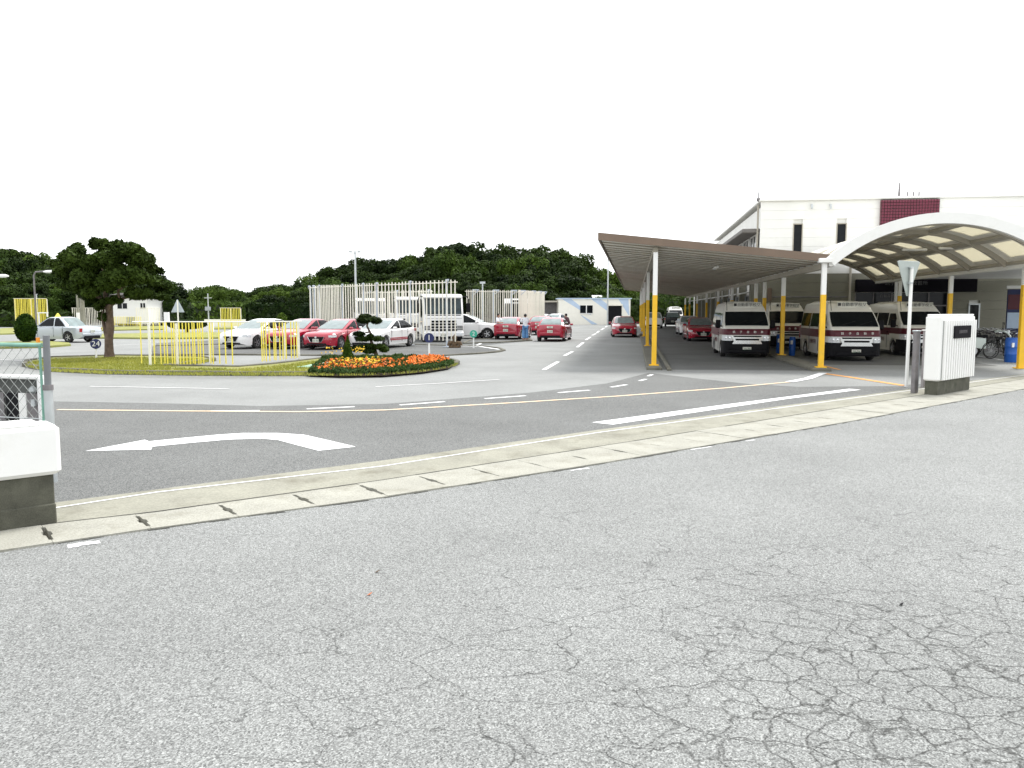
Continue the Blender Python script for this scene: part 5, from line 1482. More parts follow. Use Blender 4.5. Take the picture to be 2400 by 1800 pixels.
px_m = BD / FPX
for u, v, ru, rv in spec:
    for off in ((-1.4, .0, 1.2) if ru > 20 else (-.4, .5)):
        k = .78 if off else 1
        cl.append((bl(u + random.uniform(-6, 6), v + random.uniform(-5, 5), off * ru / 30), (ru * px_m * k * .86, ru * px_m * .8, rv * px_m * k * .74)))
        per.append(int(20 + 1.25 * ru * rv * k))
for i in range(90):
    c0, r0 = cl[random.randrange(len(cl))]; a_ = random.uniform(0, 6.28); b_ = random.uniform(-.5, 1.3)
    q = tuple(c + r * m_ * random.uniform(.9, 1.2) for c, r, m_ in zip(c0, r0, (math.cos(a_) * math.cos(b_), math.sin(a_) * math.cos(b_), math.sin(b_))))
    e = random.uniform(.10, .24); cl.append((q, (e * 1.2, e, e * .8))); per.append(int(900 * e))
P, N = clumps(cl, per, .25)
N[:, 2] += .5
link("crown", leaf_mesh("crown", P, N, .10, pine_m, 1.9, .8), bt)

# woodland trees: a few kinds, copied one by one
def proto(nm, h, w, n, m, nleaf, lsz, trunk=True, top=.0):
    cl = []; per = []
    for i in range(n):
        a = random.uniform(0, 2 * math.pi); k = random.random(); zz = h * (.30 + .60 * k)
        rr = w * math.sqrt(max(0.05, 1 - ((zz / h - .52) / .52) ** 2)) * random.uniform(.35, .95)
        s = w * random.uniform(.22, .42)
        cl.append(((math.cos(a) * rr, math.sin(a) * rr, zz), (s, s, s * .75))); per.append(int(nleaf / n * (s / (w * .32)) ** 2))
    cl.append(((0, 0, h * .62), (w * .75, w * .75, h * .34))); per.append(int(nleaf * .30))
    P, N = clumps(cl, per, .4); N[:, 2] += .35
    t = thing(nm, "x", "tree", (0, 0, -50))
    link("crown", leaf_mesh("crown", P, N, lsz, m, 1.4, .6), t)
    tm = MB(); tm.tube([(0, 0, -1), (.1, .05, h * .3), (0, 0, h * .75)], [h * .028, h * .02, h * .008], 7); part(t, "trunk", tm, bark_m, 50)
    return t
random.seed(21)
PR = [proto("woodland_tree", 10, 4.2, 34, wood_m, 7000, .36), proto("woodland_tree", 10, 3.6, 28, wood_m, 6400, .36), proto("woodland_tree", 10, 5.0, 38, wood2_m, 7600, .38), proto("woodland_tree", 10, 4.4, 34, wood2_m, 6800, .36)]
CON = proto("conifer_tree", 10, 2.6, 26, wood_m, 5200, .34)
SKYL = [(-200, 590), (-60, 568), (0, 571), (60, 577), (120, 588), (140, 596), (180, 600), (260, 605), (330, 618), (372, 645), (400, 655), (425, 690), (440, 684), (460, 672), (485, 664), (520, 662), (548, 670), (575, 690), (590, 676), (620, 664), (655, 660), (690, 664), (715, 655), (740, 640), (770, 622), (795, 604), (820, 606), (850, 594), (880, 598), (905, 586), (925, 596), (960, 590), (1000, 592), (1022, 580), (1035, 564), (1060, 560), (1090, 556), (1120, 572), (1150, 572), (1180, 564), (1210, 562), (1240, 570), (1270, 572), (1300, 574), (1330, 584), (1355, 600), (1375, 610), (1400, 625), (1425, 628), (1450, 640), (1480, 655), (1530, 668), (1600, 672), (1700, 680)]
def sky_v(u):
    for p, q in zip(SKYL, SKYL[1:]):
        if u <= q[0]: return p[1] + (q[1] - p[1]) * (u - p[0]) / (q[0] - p[0])
    return 690
LBL = {"c": ("dark tree in the wooded rise behind the poles and trucks", "trees on the central wooded rise"), "l": ("dark tree in the tall woods at the left edge", "trees of the left woods"), "m": ("lighter green tree on the low bank between the two woods", "trees on the low middle bank"), "r": ("green tree behind the shed and the carport end", "trees beyond the carport")}
cnt = 0
used = set()
def plant(u, vt, dist, kind, zone, wid=1.0):
    p = DD(u, vt, dist)
    zb = -.3
    h = max(2.2, p.z - zb)
    src = kind
    s_ = h / 10.4
    if src.name not in used:
        o = src; used.add(src.name); 
    else:
        o = src.copy(); COL.objects.link(o)
        for ch in src.children:
            c = ch.copy(); COL.objects.link(c); c.parent = o
    o.location = (p.x, p.y, zb); o.rotation_euler = (0, 0, random.uniform(0, 6.28))
    ws = min(s_ * wid, max(.75, s_ * .75)) * random.uniform(.92, 1.15) if wid < 2 else s_ * .9
    o.scale = (ws, ws, s_)
    rw = ("in the low front row", "in the middle of the slope", "high on the slope", "on the skyline")[row]
    wh = {"c": ("above the left cream poles" if u < 880 else "above the white trucks" if u < 1095 else "above the two people by the red cars" if u < 1245 else "above the striped shed"),
          "l": ("at the left edge over the street lamps" if u < 130 else "behind the broad lawn pine" if u < 370 else "where the left woods fall away"),
          "m": ("above the triangle sign" if u < 520 else "above the long dark hedge"), "r": ("between shed and carport post" if u < 1500 else "seen under the carport roof")}[zone]
    kd = {"c": "dark tree", "l": "dark tree", "m": "lighter green tree", "r": "green tree"}[zone] if src is not CON else "narrow dark conifer"
    o["label"] = kd + " " + rw + " " + wh; o["group"] = LBL[zone][1] + ", " + rw; o["category"] = "tree"
    return o
def zone_of(u): return "l" if u < 428 else ("m" if u < 700 else ("c" if u < 1345 else "r"))
for row, (dist, step, f0, f1) in enumerate(((108, 24, .25, .50), (120, 23, .45, .72), (134, 21, .66, .90), (150, 19, .93, 1.02))):
    u = -150 + row * 5
    while u < 1660:
        z = zone_of(u); v = sky_v(u); d2 = dist * (1.0 if z in "cr" else (.99 if z == "l" else 1.05))
        if row == 0 and 560 < u < 735: u += step; continue
        f = random.uniform(f0, f1) if row < 3 else random.uniform(.96, 1.03)
        vt = 735 + (v - 735) * f
        if z == "m": k = random.choice(PR[2:] + PR[:1])
        elif z == "r": k = random.choice(PR)
        else: k = random.choice(PR[:2] + PR[:2] + PR[2:3] + ([CON] if row == 3 else []))
        plant(u + random.uniform(-7, 7), vt, d2 + random.uniform(-4, 4), k, z)
        u += step * random.uniform(.8, 1.2) * (1.0 if z in "cr" else .95)

def hedge(label, a, b, w, h, m, sz, dens, z0=0.0, nm="hedge"):
    a, b = Vector(a), Vector(b); L = (b - a).length; d_ = (b - a).normalized(); nn = Vector((-d_.y, d_.x))
    t = thing(nm, label, "hedge", (a.x, a.y, z0), math.atan2(d_.y, d_.x))
    n = int(L * (h * 2 + w) * dens)
    P = np.zeros((n, 3)); N = np.zeros((n, 3))
    ar = np.array([L * h, L * w, L * h, w * h, w * h]); c = rng.choice(5, n, p=ar / ar.sum())
    x = rng.uniform(0, L, n); y = rng.uniform(-w / 2, w / 2, n); z = rng.uniform(0, h, n); jj = rng.normal(0, .08, n)
    P[:, 0] = np.where(c == 3, 0, np.where(c == 4, L, x)); P[:, 1] = np.where(c == 0, -w / 2, np.where(c == 2, w / 2, y)); P[:, 2] = np.where(c == 1, h, z)
    N[:, 0] = np.where(c == 3, -1, np.where(c == 4, 1, 0)); N[:, 1] = np.where(c == 0, -1, np.where(c == 2, 1, 0)); N[:, 2] = np.where(c == 1, 1, .15)
    P += N * (jj + .0)[:, None]
    link("leaves", leaf_mesh("leaves", P, N, sz, m, 1.4, .6), t)
    part(t, "core", MB().box((L / 2, 0, h / 2), (L - .2, w - .25, h - .15)), hill_m)
    return t
a = DD(582, 752, 98); b = DD(745, 752, 100); hedge("long dark clipped hedge left of the tall pole frames", a.xy, b.xy, 3, 2.55, hedge_m, .42, 22)
a = DD(425, 755, 104); b = DD(580, 755, 112); hedge("lower clipped hedge on the far bank beyond the triangle sign", a.xy, b.xy, 2.5, 2.6, wood2_m, .42, 16)
a = DD(380, 755, 96); b = DD(428, 755, 100); hedge("short dark hedge end right of the white house", a.xy, b.xy, 3, 2.9, hedge_m, .42, 20)
a = DD(1478, 756, 108); b = DD(1580, 756, 112); hedge("green hedge closing the far end of the carport lane", a.xy, b.xy, 2, 3.2, wood2_m, .4, 16)
a = DD(-30, 764, 88); b = DD(170, 764, 88); hedge("dark hedge behind the far left pole frames", a.xy, b.xy, 2, 1.5, hedge_m, .4, 16)

def bush(nm, label, cl, m, n, sz, loc, trunk=None, jit=.6, cat="bush", inner=.7):
    t = thing(nm, label, cat, loc)
    P, N = clumps(cl, n, inner); link("foliage", leaf_mesh("foliage", P, N, sz, m, 1.6, jit), t)
    if trunk: part(t, "trunk", trunk, bark_m, 50)
    return t
# round clipped bush at the left
p = DD(62, 808, 45); k = 45 / FPX
bush("clipped_bush", "round egg shaped clipped bush left of the silver sedan", [((0, 0, 36 * k), (23.5 * k, 23 * k, 33 * k)), ((.05, 0, 40 * k), (20 * k, 20 * k, 31 * k)), ((0, 0, 36 * k), (20 * k, 20 * k, 29 * k))], bush_m, [5200, 1500, 3000], .085, (p.x, p.y, 0), MB().tube([(0, 0, -.1), (0, 0, .5)], [.16, .12], 8).tube([(.15, 0, -.1), (.2, 0, .5)], [.09, .07], 8), .5)
p = DD(438, 762, 66); k = 66 / FPX
bush("clipped_bush", "wide flat dark clipped bush before the low white wall", [((0, 0, 20 * k), (47 * k, 1.3, 11.5 * k)), ((0, 0, 20 * k), (40 * k, 1.1, 9 * k))], hedge_m, [3600, 1600], .13, (p.x, p.y, 0), MB().tube([(0, 0, -.1), (0, 0, .6)], [.2, .15], 8), .5)
for u in (352, 398, 448, 472):
    pass
# layered garden pine in the flower bed
qx, qy = G(880, 842, .06); QD = 31.0
nb = thing("layered_pine", "small trained pine with cloud like flat pads in the flower bed", "tree", (qx, qy, .05))
def ql(u, v, off=0.0):
    p = DD(u, v, QD + off); return (p.x - qx, p.y - qy, p.z - .05)
tm = MB(); tm.tube([ql(884, 850), ql(882, 832), ql(876, 815), ql(870, 800), ql(872, 788), ql(866, 776), ql(860, 764), ql(864, 752)], [.085, .08, .075, .06, .05, .045, .04, .03], 9); part(nb, "trunk", tm, bark_m, 50)
for (u0, v0), (u1, v1) in (((872, 800), (846, 790)), ((870, 790), (890, 792)), ((876, 812), (835, 818)), ((878, 818), (905, 818)), ((866, 778), (842, 783))):
    m = MB(); branchy(m, ql(u0, v0), ql(u1, v1), .035, .015, .1, 3); part(nb, "limb", m, bark_m, 50)
pads = [(862, 748, 29, 8), (850, 751, 14, 7), (882, 752, 14, 7), (856, 742, 17, 6), (841, 782, 15, 5), (852, 794, 18, 6), (885, 793, 17, 6), (868, 786, 8, 4), (846, 815, 20, 8), (868, 810, 17, 6), (832, 818, 10, 5), (892, 812, 16, 6), (900, 818, 12, 6), (865, 822, 18, 6)]
cl = []; per = []
for u, v, ru, rv in pads:
    kk = QD / FPX
    for off in (-.22, 0, .2):
        cl.append((ql(u, v + random.uniform(-1, 1), off), (ru * kk * (1 if off == 0 else .85), ru * kk * .62, rv * kk * .72))); per.append(int(120 + ru * rv * 2.3))
P, N = clumps(cl, per, .35); N[:, 2] += .8
link("foliage", leaf_mesh("foliage", P, N, .075, pine_m, 2.2, .6), nb)
# small pointed conifer
p = G3(815, 850, .06); k = 28.6 / FPX
cl = []; per = []
for i in range(9):
    f = i / 8; cl.append(((random.uniform(-.02, .02), random.uniform(-.02, .02), (5 + 48 * f) * k), ((14.0 * (1 - f) ** .85 + 1.2) * k, (14.0 * (1 - f) ** .85 + 1.2) * k, 9 * k))); per.append(int(900 * (1 - f) + 120))
bush("pointed_conifer", "small bright green pointed conifer in front of the red car", cl, cone_m, per, .05, p, MB().tube([(0, 0, -.05), (0, 0, .2)], .04, 6), .5, "conifer", .75)
# bright little conifers on the far strips
for u, v, d2, h, lab in ((661, 760, 82, 1.6, "small bright conifer before the long dark hedge"), (118, 745, 74, 1.3, "pale green shrub behind the far yellow poles")):
    p = DD(u, v, d2); bush("garden_shrub", lab, [((0, 0, h * .5), (h * .34, h * .34, h * .5)), ((0, 0, h * .3), (h * .4, h * .4, h * .3))], cone_m, [700, 500], .14, (p.x, p.y, 0), None, .6, "shrub")

# flower bed
def bed_pts(n, poly, k):
    poly = [Vector(p) for p in poly]; xs = [p.x for p in poly]; ys = [p.y for p in poly]; out = []
    while len(out) < n:
        x, y = random.uniform(min(xs), max(xs)), random.uniform(min(ys), max(ys)); c = False; j = len(poly) - 1
        for i in range(len(poly)):
            if (poly[i].y > y) != (poly[j].y > y) and x < (poly[j].x - poly[i].x) * (y - poly[i].y) / (poly[j].y - poly[i].y) + poly[i].x: c = not c
            j = i
        if c: out.append((x, y))
    return np.array(out)
BEDP = [G(*p, .09) for p in ((722, 876), (738, 860), (758, 847), (800, 842), (900, 841), (1000, 842), (1045, 846), (1064, 853), (1050, 861), (990, 870), (900, 877.5), (800, 879))]
structure("flower_bed_soil", MB().prism(BEDP, .05, .115), mat("bed_soil", (.06, .045, .03), 1.0, var=.3, scale=4, bump=.5), bpy.data.objects["lawn"])
pt = bed_pts(14000, BEDP, 0); hgt = rng.uniform(.01, .11, (len(pt), 1)); 
P = np.hstack([pt, .11 + hgt]); Nn = np.tile([0, 0, 1.0], (len(pt), 1))
o = link("bedding_plants", leaf_mesh("bedding_plants", P, Nn, .075, bed_m, 2.2, .9)); o["kind"] = "stuff"; o["label"] = "low green bedding plants filling the flower bed"
def flowers(nm, label, poly, n, m, h0, h1, sz):
    pt = bed_pts(n, [G(*p, .06) for p in poly], 0); P = np.hstack([pt, .11 + rng.uniform(h0, h1, (len(pt), 1))])
    P3 = np.repeat(P, 3, 0) + rng.normal(0, .012, (len(P) * 3, 3)); N3 = np.tile([0, -.5, .8], (len(P3), 1))
    o = link(nm, leaf_mesh(nm, P3, N3, sz, m, 1.1, .7)); o["kind"] = "stuff"; o["label"] = label
flowers("orange_flowers", "dense bright orange flowers at the right end of the flower bed", ((955, 868), (960, 846), (1030, 844), (1056, 852), (1040, 859), (985, 866)), 480, forange_m, .07, .18, .065)
flowers("orange_flowers", "scattered orange flowers along the front of the flower bed", ((745, 877), (775, 855), (960, 850), (980, 868), (880, 876)), 260, forange_m, .07, .16, .075)
flowers("yellow_flowers", "yellow flowers along the middle of the flower bed", ((760, 872), (800, 850), (905, 850), (885, 866)), 190, fyellow_m, .07, .16, .075)
flowers("rust_flowers", "rusty red flowers at the left front of the flower bed", ((732, 873), (765, 856), (930, 852), (900, 872), (790, 875)), 340, frust_m, .06, .14, .07)
flowers("yellow_flowers", "small yellow flowers on the tall plants behind the conifer", ((748, 850), (765, 842), (860, 840), (850, 848)), 60, fyellow_m, .26, .42, .05)
# taller leafy clumps at the back of the bed
for u, v, w_, h_, m, lab in ((772, 850, .52, .26, bed_m, "grey green leafy clump left of the pointed conifer"), (852, 847, .36, .22, bed_m, "leafy clump in front of the layered pine trunk"), (930, 845, .42, .22, bed_m, "leafy clump right of the layered pine"), (965, 845, .3, .2, bush_m, "dark leafy clump left of the orange flowers")):
    p = G3(u, v, .06); bush("bedding_clump", lab, [((0, 0, h_ * .45), (w_ * .6, w_ * .5, h_ * .6)), ((.2 * w_, .1, h_ * .5), (w_ * .4, w_ * .4, h_ * .5))], m, [500, 260], .10, p, None, .9, "plant", .4)
for u, v, w_, lab in ((1015, 762, .5, "x"),): pass
# pale green sheet lying by the bed
p = G3(735, 862, .06)
sh = thing("garden_sheet", "pale green sheet lying folded on the grass left of the flower bed", "sheet", p, .35)
m = MB(); nx, ny = 14, 6
for i in range(nx + 1):
    for j in range(ny + 1):
        a_, b_ = i / nx, j / ny
        m.v.append(((a_ - .5) * 1.1, (b_ - .5) * .5 * math.sin(math.pi * (.12 + .88 * a_)), .03 + .17 * math.sin(math.pi * b_) * a_ ** .8 + .01 * math.sin(9 * a_ + 5 * b_)))
for i in range(nx):
    for j in range(ny): k2 = i * (ny + 1) + j; m.f.append((k2, k2 + ny + 1, k2 + ny + 2, k2 + 1))
part(sh, "sheet", m, mint_m, 60)

# grass on the lawn island
lawnp = [G(*p, .09) for p in LAWN]
pt = bed_pts(26000, lawnp, 0)
n = len(pt); hh = rng.uniform(.03, .085, n); aa = rng.uniform(0, 6.28, n); ww = rng.uniform(.008, .02, n)
base = np.hstack([pt, np.full((n, 1), .088)]); side = np.stack([np.cos(aa) * ww, np.sin(aa) * ww, np.zeros(n)], 1)
lean = np.stack([rng.normal(0, .03, n), rng.normal(0, .03, n), hh], 1)
V = np.stack([base - side, base + side, base + lean], 1).reshape(-1, 3)
me = bpy.data.meshes.new("grass"); me.vertices.add(3 * n); me.vertices.foreach_set("co", V.astype(np.float32).ravel()); me.loops.add(3 * n); me.loops.foreach_set("vertex_index", np.arange(3 * n, dtype=np.int32)); me.polygons.add(n); me.polygons.foreach_set("loop_start", np.arange(0, 3 * n, 3, dtype=np.int32)); me.materials.append(grassb_m); me.update(); me.validate()
o = link("grass", me); o["kind"] = "stuff"; o["label"] = "short yellowish grass on the lawn island"
# ------------------------------------------------------------------ people
def person(label, loc, rz, joints, radii, edges, clothes, h):
    """body grown over a skeleton; clothing meshes are thicker sleeves over the same bones"""
    t = thing("person", label, "person", loc, rz)
    def grow(nm, keys, scale, m, parent, extra=0.0):
        idx = {k: i for i, k in enumerate(keys)}
        me = bpy.data.meshes.new(nm); me.from_pydata([joints[k] for k in keys], [(idx[a], idx[b]) for a, b in edges if a in idx and b in idx], [])
        o = bpy.data.objects.new(nm, me); COL.objects.link(o)
        sk = o.modifiers.new("skin", 'SKIN'); sk.use_smooth_shade = True
        for i, k in enumerate(keys):
            r = radii[k]; r = (r, r) if isinstance(r, (int, float)) else r
            me.skin_vertices[0].data[i].radius = (r[0] * scale + extra, r[1] * scale + extra)
        me.skin_vertices[0].data[0].use_root = True
        ss = o.modifiers.new("sub", 'SUBSURF'); ss.levels = 2; ss.render_levels = 2
        dg = bpy.context.evaluated_depsgraph_get(); dg.update()
        m2 = bpy.data.meshes.new_from_object(o.evaluated_get(dg)); bpy.data.objects.remove(o); bpy.data.meshes.remove(me)
        m2.materials.clear(); m2.materials.append(m); m2.name = nm
        m2.polygons.foreach_set("use_smooth", [True] * len(m2.polygons))
        return link(nm, m2, parent)
    grow("body", list(joints.keys()), 1.0, skin_m, t)
    for nm, keys, extra, m in clothes: grow(nm, keys, 1.0, m, t, extra)
    hx, hy, hz = joints["head"]
    # face and hair
    hd = MB().lathe([(.02, -.115), (.055, -.10), (.078, -.04), (.083, .02), (.072, .075), (.04, .105), (.005, .112)], (hx, hy, hz), 16)
    hd.add([(hx + .07, hy - .012, hz + .01), (hx + .07, hy + .012, hz + .01), (hx + .105, hy, hz - .02), (hx + .07, hy, hz - .03)], [(0, 1, 2), (1, 3, 2), (3, 0, 2)])
    part(t, "head", hd, skin_m, 70)
    for s_ in (1, -1):
        part(t, "eye", MB().lathe([(.004, -.01), (.011, 0), (.004, .01)], (hx + .076, hy + s_ * .03, hz + .015), 8), hair_m)
        part(t, "ear", MB().lathe([(.004, -.03), (.016, 0), (.004, .03)], (hx, hy + s_ * .084, hz - .01), 8), skin_m)
    part(t, "mouth", MB().box((hx + .078, hy, hz - .055), (.01, .04, .008)), cmaroon_m)
    hr = MB().lathe([(.060, -.06), (.092, .0), (.094, .05), (.075, .10), (.03, .128), (.004, .13)], (hx - .016, hy, hz + .004), 16)
    part(t, "hair", hr, hair_m, 70)
    return t
def skel(arm="down", lean=0.0):
    J = {"pelvis": (0, 0, .90), "waist": (0 + lean * .2, 0, 1.05), "chest": (lean * .6, 0, 1.24), "neck": (lean, 0, 1.40), "head": (lean * 1.15, 0, 1.545)}
    Rr = {"pelvis": (.135, .10), "waist": (.115, .085), "chest": (.14, .10), "neck": .05, "head": .075}
    for s_, k in ((1, "l"), (-1, "r")):
        sh = (lean * .85, s_ * .17, 1.34)
        if arm == "down": el, wr_, hd = (lean * .7 - .03, s_ * .23, 1.08), (lean * .7 + .05, s_ * .24, .86), (lean * .7 + .07, s_ * .235, .77)
        else: el, wr_, hd = (lean + .10, s_ * .24, 1.12), (lean + .30, s_ * .14, 1.10), (lean + .38, s_ * .10, 1.12)
        J.update({"shoulder" + k: sh, "elbow" + k: el, "wrist" + k: wr_, "hand" + k: hd, "hip" + k: (0, s_ * .09, .86), "knee" + k: (.02, s_ * .10, .47), "ankle" + k: (-.02, s_ * .10, .09), "toe" + k: (.14, s_ * .115, .035)})
        Rr.update({"shoulder" + k: .058, "elbow" + k: .042, "wrist" + k: .030, "hand" + k: (.038, .022), "hip" + k: .085, "knee" + k: .055, "ankle" + k: .038, "toe" + k: .034})
    E = [("pelvis", "waist"), ("waist", "chest"), ("chest", "neck"), ("neck", "head")]
    for k in "lr": E += [("chest", "shoulder" + k), ("shoulder" + k, "elbow" + k), ("elbow" + k, "wrist" + k), ("wrist" + k, "hand" + k), ("pelvis", "hip" + k), ("hip" + k, "knee" + k), ("knee" + k, "ankle" + k), ("ankle" + k, "toe" + k)]
    # five fingers rooted in each palm
    for s_, k in ((1, "l"), (-1, "r")):
        hx, hy, hz = J["hand" + k]
        for i, (dx, ln) in enumerate(((-.022, .055), (-.008, .068), (.008, .062), (.022, .048))):
            J[f"finger{i}{k}"] = (hx + dx + (.02 if arm == "down" else ln), hy, hz - (ln if arm == "down" else dx)); Rr[f"finger{i}{k}"] = .009; E.append(("hand" + k, f"finger{i}{k}"))
        J["thumb" + k] = (hx + .045, hy - s_ * .02, hz - .015); Rr["thumb" + k] = .010; E.append(("hand" + k, "thumb" + k))
    return J, Rr, E
TOP = ["waist", "pelvis", "chest", "shoulderl", "shoulderr", "elbowl", "elbowr"]
LONG = TOP
TRS = ["pelvis", "hipl", "hipr", "kneel", "kneer", "anklel", "ankler"]
SHOE = lambda k: ["ankle" + k, "toe" + k]
J, Rr, E = skel("front")
# wide trouser legs for the woman in jeans
p = G(1231, 798); Rw = dict(Rr); 
Rw.update({"kneel": .085, "kneer": .085, "anklel": .105, "ankler": .105})
person("person with black hair, white top and wide blue jeans seen from behind", (p[0], p[1], 0), math.atan2(p[1], p[0]) + R(12), J, Rw, E, [("top", TOP + ["neck"], .05, cloth_w), ("jeans", TRS, .026, jean_m), ("shoe", SHOE("l"), .016, cloth_b), ("shoe", SHOE("r"), .016, cloth_b)], 1.66)
J, Rr, E = skel("front", .05)
p = G(1167, 796); person("person in a white shirt and black trousers beside the red car", (p[0], p[1], 0), R(-25), J, Rr, E, [("shirt", TOP + ["neck"], .048, cloth_w), ("trousers", TRS, .022, cloth_b), ("shoe", SHOE("l"), .014, cloth_b), ("shoe", SHOE("r"), .014, cloth_b)], 1.66)
J, Rr, E = skel("front", .22)
p = G(1333, 793); person("person in dark clothes leaning at the side of the red car", (p[0], p[1], 0), R(150), J, Rr, E, [("jacket", TOP + ["neck", "wristl", "wristr"], .048, cloth_d), ("trousers", TRS, .024, cloth_w), ("shoe", SHOE("l"), .014, cloth_b), ("shoe", SHOE("r"), .014, cloth_b)], 1.66)

# ------------------------------------------------------------------ cycle stand, scooter, drum
def torus(c, r, t, n=22, k=6, plane='xz'):
    m = MB(); rings = []
    for i in range(n + 1):
        a = 2 * math.pi * i / n
        rings.append([(c[0] + (r + t * math.cos(b)) * math.cos(a), c[1] + t * math.sin(b), c[2] + (r + t * math.cos(b)) * math.sin(a)) for b in [2 * math.pi * j / k for j in range(k)]])
    return m.loft(rings, False)
def bicycle(label, m, group, basket=True):
    t = thing("bicycle", label, "bicycle", (0, 0, 0), 0, group)
    for x in (-.52, .52):
        w = part(t, "wheel", torus((x, 0, .33), .315, .018), tyre_m, 60)
        sp = MB()
        for k in range(9): a = math.pi * k / 9; sp.bar((x - .30 * math.cos(a), 0, .33 - .30 * math.sin(a)), (x + .30 * math.cos(a), 0, .33 + .30 * math.sin(a)), .004, .004)
        sub(w, "spokes", sp, chrome_m)
        part(t, "mudguard", MB().loft([[(x + .36 * math.cos(a), y, .33 + .36 * math.sin(a)) for y in (-.03, .03)] for a in [math.pi * (.1 + .85 * i / 8) for i in range(9)]], False, False), m)
    f = MB().tube([(.52, 0, .33), (.42, 0, .72), (.38, 0, .95)], .017, 6).tube([(.42, 0, .70), (.05, 0, .30), (-.10, 0, .30)], .020, 6).tube([(-.10, 0, .30), (-.22, 0, .78)], .016, 6).tube([(-.10, 0, .30), (-.52, 0, .33), (-.20, 0, .66)], .011, 6)
    part(t, "frame", f, m, 50)
    part(t, "saddle", MB().loft([[(x, y * w, .82 + z) for y, z in ((-1, 0), (1, 0), (.6, .05), (-.6, .05))] for x, w in ((-.36, .09), (-.26, .10), (-.10, .03))]), black_m, 50)
    part(t, "handlebar", MB().tube([(.20, -.28, 1.0), (.36, -.22, 1.03), (.38, 0, .98), (.36, .22, 1.03), (.20, .28, 1.0)], .013, 6), chrome_m, 50)
    for s_ in (1, -1): part(t, "grip", MB().tube([(.12, s_ * .29, .99), (.24, s_ * .27, 1.005)], .019, 6), black_m)
    part(t, "crank", MB().lathe([(.09, -.01), (.09, .01)], (-.10, .05, .30), 12, 'y').bar((-.10, .07, .30), (.02, .07, .18), .02, .02).box((.02, .11, .18), (.1, .08, .02)), dgrey_m)
    if basket:
        b = MB()
        for k in range(5):
            z = .72 + k * .055; e = .15 + k * .012
            for s_ in (1, -1): b.bar((.45, s_ * e, z), (.45 + .27 + k * .01, s_ * e, z), .008, .008); 
            b.bar((.45 + .27 + k * .01, -e, z), (.45 + .27 + k * .01, e, z), .008, .008); b.bar((.45, -e, z), (.45, e, z), .008, .008)
        for k in range(6): y = -.15 + .06 * k; b.bar((.72, y, .72), (.76, y * 1.25, .95), .007, .007); b.bar((.45, y, .72), (.72, y, .72), .007, .007)
        part(t, "basket", b, dgrey_m)
    return t
CG = "bicycles parked by the wall"
specs = [(2292, 832, 42.5, 75, "bicycle with dark frame nearest the white gate pier in the cycle row"), (2305, 830, 39.4, 100, "bicycle at the back of the cycle row near the door"), (2330, 832, 38.6, 95, "bicycle standing behind the mint scooter"), (2352, 830, 37.0, 80, "bicycle right of the mint scooter against the wall"), (2366, 832, 35.6, 70, "bicycle near the notice board at the right of the cycle row"), (2345, 838, 34.4, 200, "bicycle lying low in front of the cycle row beside the blue drum"), (2286, 834, 38.5, 85, "bicycle half hidden by the white gate pier"), (2298, 832, 41.0, 92, "bicycle deep in the cycle row close to the grey wall"), (2318, 832, 42.0, 88, "bicycle deep in the cycle row behind the scooter"), (2338, 832, 41.2, 94, "bicycle deep in the cycle row left of the notice board"), (2360, 832, 39.4, 60, "bicycle turned away beside the notice board legs"), (2352, 836, 33.4, 10, "bicycle standing across the front of the cycle row right of the scooter")]
b0 = None
cols = [cblack_m, cmaroon_m]
for i, (u, v, d2, rz, lab) in enumerate(specs):
    p = DD(u, v, d2 - 2.2)
    if b0 is None: b0 = bicycle(lab, cblack_m, CG); b0.location = (p.x, p.y, 0); b0.rotation_euler = (0, 0, R(rz))
    else: dup(b0, (p.x, p.y, 0), R(rz), lab, CG)
# scooter with a white and mint front shell
p = DD(2320, 836, 31.6)
sc_ = thing("scooter", "scooter with a curved white and mint front shell in the cycle row", "scooter", (p.x, p.y, 0), R(-20))
sc_.scale = (1.12, 1.12, 1.16)
for x in (-.55, .60):
    w = part(sc_, "wheel", torus((x, 0, .24), .19, .05), tyre_m, 60); sub(w, "rim", MB().lathe([(.17, -.03), (.17, .03)], (x, 0, .24), 14, 'y'), rim_m)
shl = MB(); rr = []
for a in [R(x) for x in (-25, 0, 25, 50, 75, 100, 120)]:
    cx_, cz_ = .28, .62; r_ = .36
    rr.append([(cx_ + r_ * math.cos(a) * 1.0, y, cz_ + r_ * math.sin(a) * 1.05 + (-.05 * abs(y) * 4)) for y in (-.20, -.12, 0, .12, .20)] + [(cx_ + (r_ - .05) * math.cos(a), y, cz_ + (r_ - .05) * math.sin(a)) for y in (.18, 0, -.18)])
part(sc_, "front_shell", shl.loft(rr), scoot_m, 50)
part(sc_, "front_mudguard", MB().loft([[(.60 + .27 * math.cos(a), y, .24 + .27 * math.sin(a)) for y in (-.07, 0, .07)] for a in [R(x) for x in range(0, 181, 20)]], False, False), scoot_m, 60)
part(sc_, "footboard", MB().box((.05, 0, .30), (.55, .32, .08), 0, .03), dgrey_m)
part(sc_, "rear_body", MB().loft([[(x, y * w, z + hh * k) for y, k in ((-1, 0), (1, 0), (.7, 1), (-.7, 1))] for x, w, z, hh in ((-.15, .13, .30, .38), (-.45, .17, .36, .36), (-.85, .09, .52, .20))]), scoot_m, 50)
part(sc_, "seat", MB().loft([[(x, y * w, .72 + z * .08) for y, z in ((-1, 0), (1, 0), (.8, 1), (-.8, 1))] for x, w in ((-.10, .11), (-.45, .15), (-.80, .12))]), black_m, 50)
part(sc_, "handlebar", MB().tube([(.30, -.33, .98), (.40, -.1, .99), (.40, .1, .99), (.30, .33, .98)], .018, 6).tube([(.58, 0, .3), (.42, 0, .98)], .025, 6), dgrey_m)
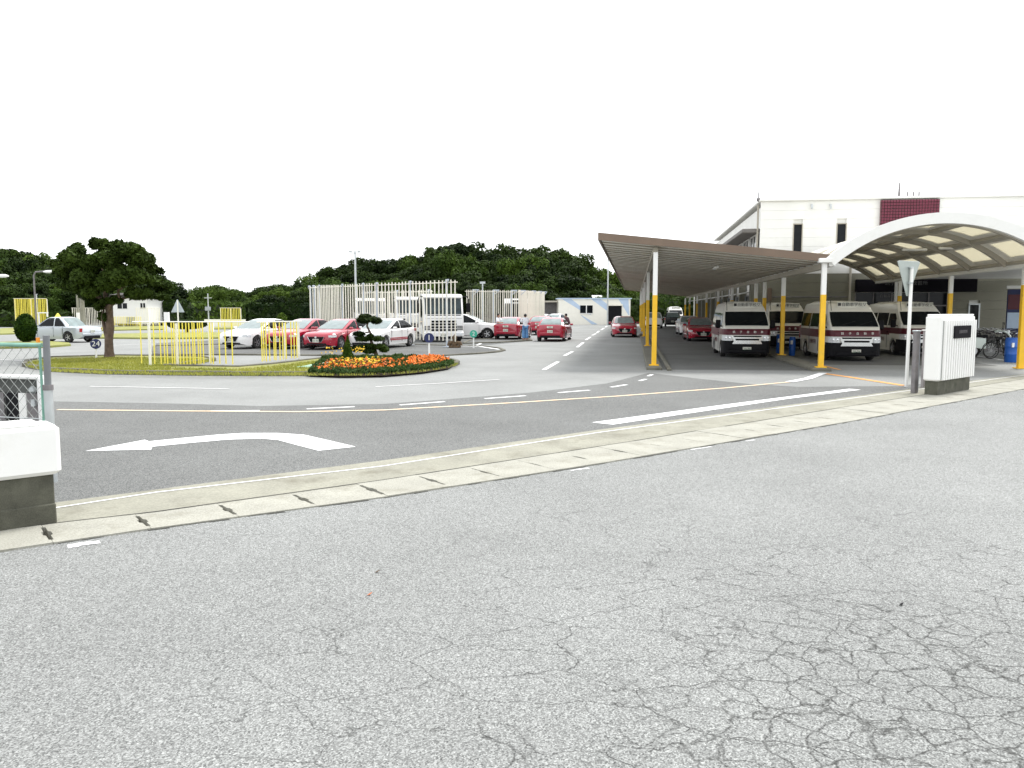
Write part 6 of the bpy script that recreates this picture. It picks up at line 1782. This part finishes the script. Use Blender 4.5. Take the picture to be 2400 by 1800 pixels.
part(sc_, "headlight", MB().lathe([(.02, -.05), (.07, -.03), (.08, .02), (.05, .04)], (0, 0, 0), 12, 'y').xform(Matrix.Translation((.52, 0, .90)) @ Matrix.Rotation(R(-90), 4, 'Z')), lamp_m)
for s_ in (1, -1): part(sc_, "mirror", MB().tube([(.34, s_ * .28, .98), (.36, s_ * .34, 1.18)], .008, 5).box((.36, s_ * .36, 1.2), (.02, .12, .08)), black_m)
# blue drum by the right hand post, and the blue drum between the vans
def drum(label, x, y, r, h):
    t = thing("blue_drum", label, "drum", (x, y, 0))
    part(t, "barrel", MB().lathe([(r * .92, 0), (r, .03), (r, h * .33), (r * 1.03, h * .35), (r, h * .37), (r, h * .66), (r * 1.03, h * .68), (r, h * .70), (r, h * .95), (r * .9, h)], (0, 0, 0), 20), blue_m, 40)
    part(t, "lid", MB().lathe([(r * .95, 0), (r * .95, .03), (r * .8, .045), (.01, .05)], (0, 0, h), 20), blue_m, 40)
    part(t, "label_strip", MB().box((-.05, -r * .99, h * .75), (.09, .03, .16), .3), white_m)
    return t
p = G(2369, 849); drum("bright blue plastic drum beside the right hand yellow post", p[0], p[1], .22, .86)
p = G(1829, 834); drum("blue plastic drum in shade left of the inner yellow post", p[0], p[1] + .3, .13, .85)
p = G(1862, 836); drum("blue plastic drum in shade right of the inner yellow post", p[0] + .05, p[1] + .8, .13, .75)
# stray leaf and bits on the road
for u, v, m, lab in ((866, 1394, frust_m, "small rusty fallen leaf on the near road"), (884, 1341, oldwood_m, "tiny dark scrap of bark on the near road"), (2112, 1418, black_m, "small dark pebble on the cracked road at the right")):
    p = G3(u, v, 0); t = thing("fallen_leaf" if m is frust_m else "road_scrap", lab, "leaf" if m is frust_m else "scrap", p, random.random() * 3)
    part(t, "blade", MB().loft([[(-.02, 0, 0), (-.005, -.011, .005), (.018, -.003, .010), (.022, 0, .012), (.010, .011, .004)], [(-.02, 0, .003), (-.005, -.011, .008), (.018, -.003, .013), (.022, 0, .015), (.010, .011, .007)]]), m)
